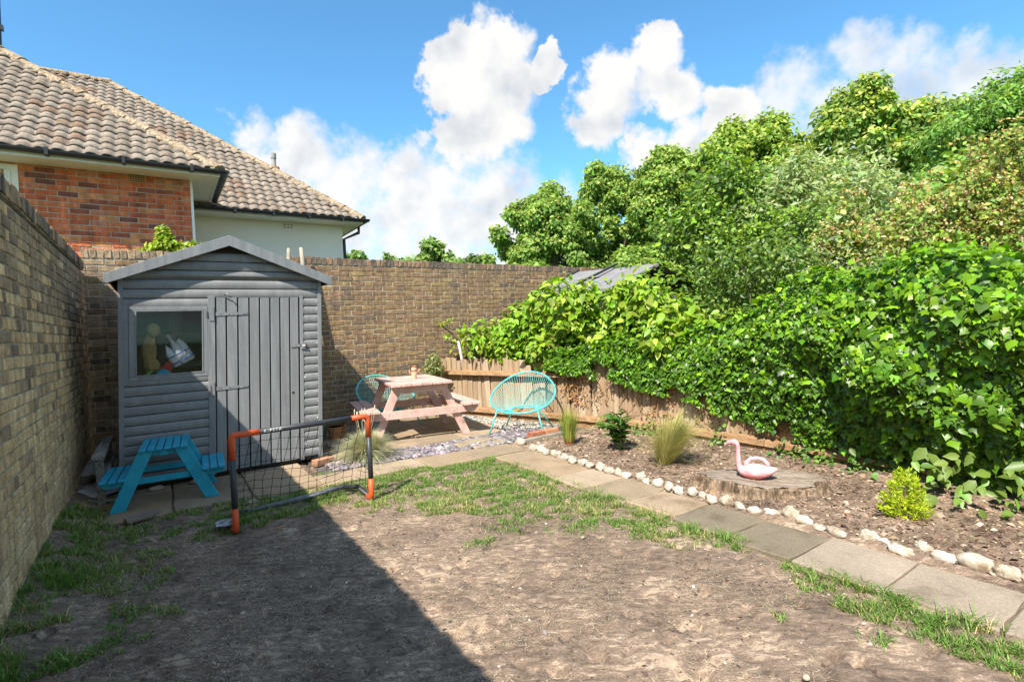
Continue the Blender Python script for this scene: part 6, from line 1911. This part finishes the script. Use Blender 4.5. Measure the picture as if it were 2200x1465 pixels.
# bramble leaves at the corner of the bed
BR = thing('bramble', 'large leaved bramble creeping out under the ivy by the conifer', 'bramble', (4.75, 1.15, 0))
n2 = 90; P2 = np.array(BR.location) + np.stack([RNG.uniform(-.35, .1, n2), RNG.uniform(-.45, .45, n2), RNG.uniform(.06, .42, n2)], 1)
tnb = hsv_tints(n2, (.17, .29, .05), .22, .08)
single_leaves('leaf', BR, P2, np.array([-.7, -.5, .7]) + jit(n2, .35), np.array([-.4, 0, -.6]) + jit(n2, .5), RNG.lognormal(math.log(.085), .25, n2), OVATE_V, OVATE_F, MAT['leaf'], tnb, 12, True)
m = MB()
for k in range(6):
    y0 = RNG.uniform(-.4, .4); MB().tube([(.2, y0, .05), (.08, y0 + .05, .3), (0, y0 + .1, .2)], .0025, 5).build('stem', MAT['bark'], BR)

# --- grass
x_out = lambda y: np.interp(y, [-.5, .6, .72, .95, 1.19, 1.45, 1.6, 1.66, 1.74, 1.8, 2.1, 2.74, 3.07, 3.48, 3.85, 4.1, 4.25], [2.60, 2.64, 2.66, 2.66, 2.70, 2.68, 2.72, 2.95, 2.95, 2.80, 2.60, 2.50, 2.28, 1.85, 1.68, 1.50, 1.30])
def grass_density(x, y):
    nz = fbm(x * 4.5, y * 4.5, 151, 3); n3 = fbm(x * 13, y * 13, 157, 2)
    d = np.zeros_like(x)
    strip = (x < 2.99) & (x > x_out(y) + (nz - .5) * .34) & (y < 4.95)
    d = np.where(strip, 1.0, d)
    far = (y > 4.14 + (nz - .5) * .3) & (y < np.interp(x, [.3, 1, 2.3, 2.4, 3], [5.2, 5.12, 5.05, 4.96, 4.96])) & (x > .30 + (nz - .5) * .2) & (x < 2.99)
    d = np.where(far & ((x > 1.25) | (y > 4.32 + (nz - .5) * .4)), .9, d)
    left = (x < .30 - (y < 4.2) * .28 + (nz - .5) * .5) & (y > 3.0) & (y < 5.25 + (x < -.4) * .7)
    wallside = (x < -.42 + (nz - .5) * .3) & (y > 3.0) & (y < 5.6)
    d = np.where(left & (nz > .46), .55, d); d = np.where(wallside & (nz > .38), .9, d)
    for (cx, cy, rx_, ry) in ((1.90, 3.02, .12, .06), (1.72, 3.02, .09, .05), (2.35, 2.8, .14, .09), (2.2, 2.83, .1, .06), (1.62, 4.0, .1, .06), (2.1, 3.2, .18, .1), (1.63, 3.74, .05, .03), (2.35, 1.35, .03, .03), (2.55, 1.45, .05, .03), (1.1, 5.6, .12, .05), (1.35, 5.5, .1, .05), (2.38, 5.2, .05, .03), (2.5, 1.0, .05, .04)):
        d = np.maximum(d, .9 * np.exp(-((x - cx) / rx_) ** 2 - ((y - cy) / ry) ** 2))
    return d * np.clip((n3 - .34) * 4.0, .05, 1)


N0 = 560000
x = RNG.uniform(-.72, 3.02, N0); y = RNG.uniform(.2, 5.7, N0)
k = RNG.rand(N0) < grass_density(x, y)
x, y = x[k], y[k]; n = len(x)
longer = np.exp(-((x + .62) / .18) ** 2) * .9 + .7 * np.exp(-((x - 2.9) / .1) ** 2) * (fbm(x * 3, y * 5, 161, 2) > .5) + .55 * np.exp(-((x - .6) / .6) ** 2 - ((y - 4.6) / .3) ** 2)
h = np.exp(RNG.normal(math.log(.0205), .35, n)) * (1 + longer) * (.8 + .5 * fbm(x * 5, y * 5, 165, 2))
a = RNG.uniform(0, 2 * pi, n); bend = RNG.uniform(.4, 1.7, n) * h
d = np.stack([np.cos(a), np.sin(a), 0 * a], 1); pr = np.stack([-np.sin(a), np.cos(a), 0 * a], 1)
P0 = np.stack([x, y, lawn_h(x, y) - .004], 1); w = RNG.uniform(.0014, .0028, n)[:, None]
V = np.zeros((n, 5, 3)); up = np.array([0, 0, 1.0])
V[:, 0] = P0 - pr * w; V[:, 1] = P0 + pr * w
mid = P0 + d * (bend * .35)[:, None] + up * (h * .62)[:, None]
V[:, 2] = mid + pr * w * .8; V[:, 3] = mid - pr * w * .8; V[:, 4] = P0 + d * bend[:, None] + up * (h * .95)[:, None]
dry = fbm(x * 3, y * 3, 171, 3)
tn = hsv_tints(n, (.15, .265, .05), .25, .08, (.43, .37, .19), .0)
kk = RNG.rand(n) < np.clip((dry - .34) * 1.2, .08, .6); tn[kk] = hsv_tints(int(kk.sum()), (.44, .39, .18), .22, .06)
o = link('grass', np_mesh('grass', V, [(0, 1, 2, 3), (3, 2, 4)], MAT['grass'], tn)); tag(o, 'thin patchy green grass round the bare soil lawn', 'grass', kind='stuff')
# short dead thatch lying on the bare soil
n = 60000
x = RNG.uniform(-.5, 2.95, n); y = RNG.uniform(1.0, 4.9, n); k = fbm(x * 5, y * 5, 181, 3) > .45; x, y = x[k], y[k]; n = len(x)
a = RNG.uniform(0, 2 * pi, n); L = RNG.uniform(.012, .04, n)
P0 = np.stack([x, y, lawn_h(x, y) + .0035], 1); d = np.stack([np.cos(a), np.sin(a), RNG.uniform(-.02, .12, n)], 1); pr = np.stack([-np.sin(a), np.cos(a), 0 * a], 1)
V = np.zeros((n, 3, 3)); V[:, 0] = P0 - pr * .0012; V[:, 1] = P0 + pr * .0012; V[:, 2] = P0 + d * L[:, None]
o = link('dead_thatch', np_mesh('dead_thatch', V, [(0, 1, 2)], MAT['dry'], hsv_tints(n, (.46, .37, .26), .3, .05)))
tag(o, 'short dead grass stems lying on the bare soil lawn', 'thatch', kind='stuff')
# crumbs of soil
n = 5000
x = RNG.uniform(-.6, 2.95, n); y = RNG.uniform(1.0, 5.0, n)
P0 = np.stack([x, y, lawn_h(x, y) + .001], 1)
V = leaf_cloud(P0, np.array([0, 0, 1.]) + jit(n, .3), jit(n, 1), np.exp(RNG.normal(-4.75, .4, n)), tm)
o = link('soil_crumbs', np_mesh('soil_crumbs', V, [(0, 1, 4), (1, 2, 5), (1, 5, 4), (2, 3, 5), (3, 4, 5), (3, 0, 4)], bpy.data.materials['mulch'], hsv_tints(n, (.15, .115, .09), .4, .05, (.5, .45, .38), .07)))
tag(o, 'small soil crumbs scattered over the bare lawn', 'soil', kind='stuff')
# white pebbles left on the lawn
for (x_, y_, s_, lb) in ((2.0, 1.06, .014, 'small white pebble on the lawn near the path slabs'), (2.24, 2.62, .014, 'small white pebble on the bare soil among the grass tufts'), (.28, 3.0, .011, 'tiny white pebble on the shaded soil')):
    m = MB(); m.blob((0, 0, 0), (s_ * 1.3, s_, s_ * .7), 8, 6, lambda d: 1 + .15 * sin(5 * d[0])); tag(m.build('pebble', MAT['stone'], loc=(x_, y_, .008), smooth=True), lb, 'pebble')
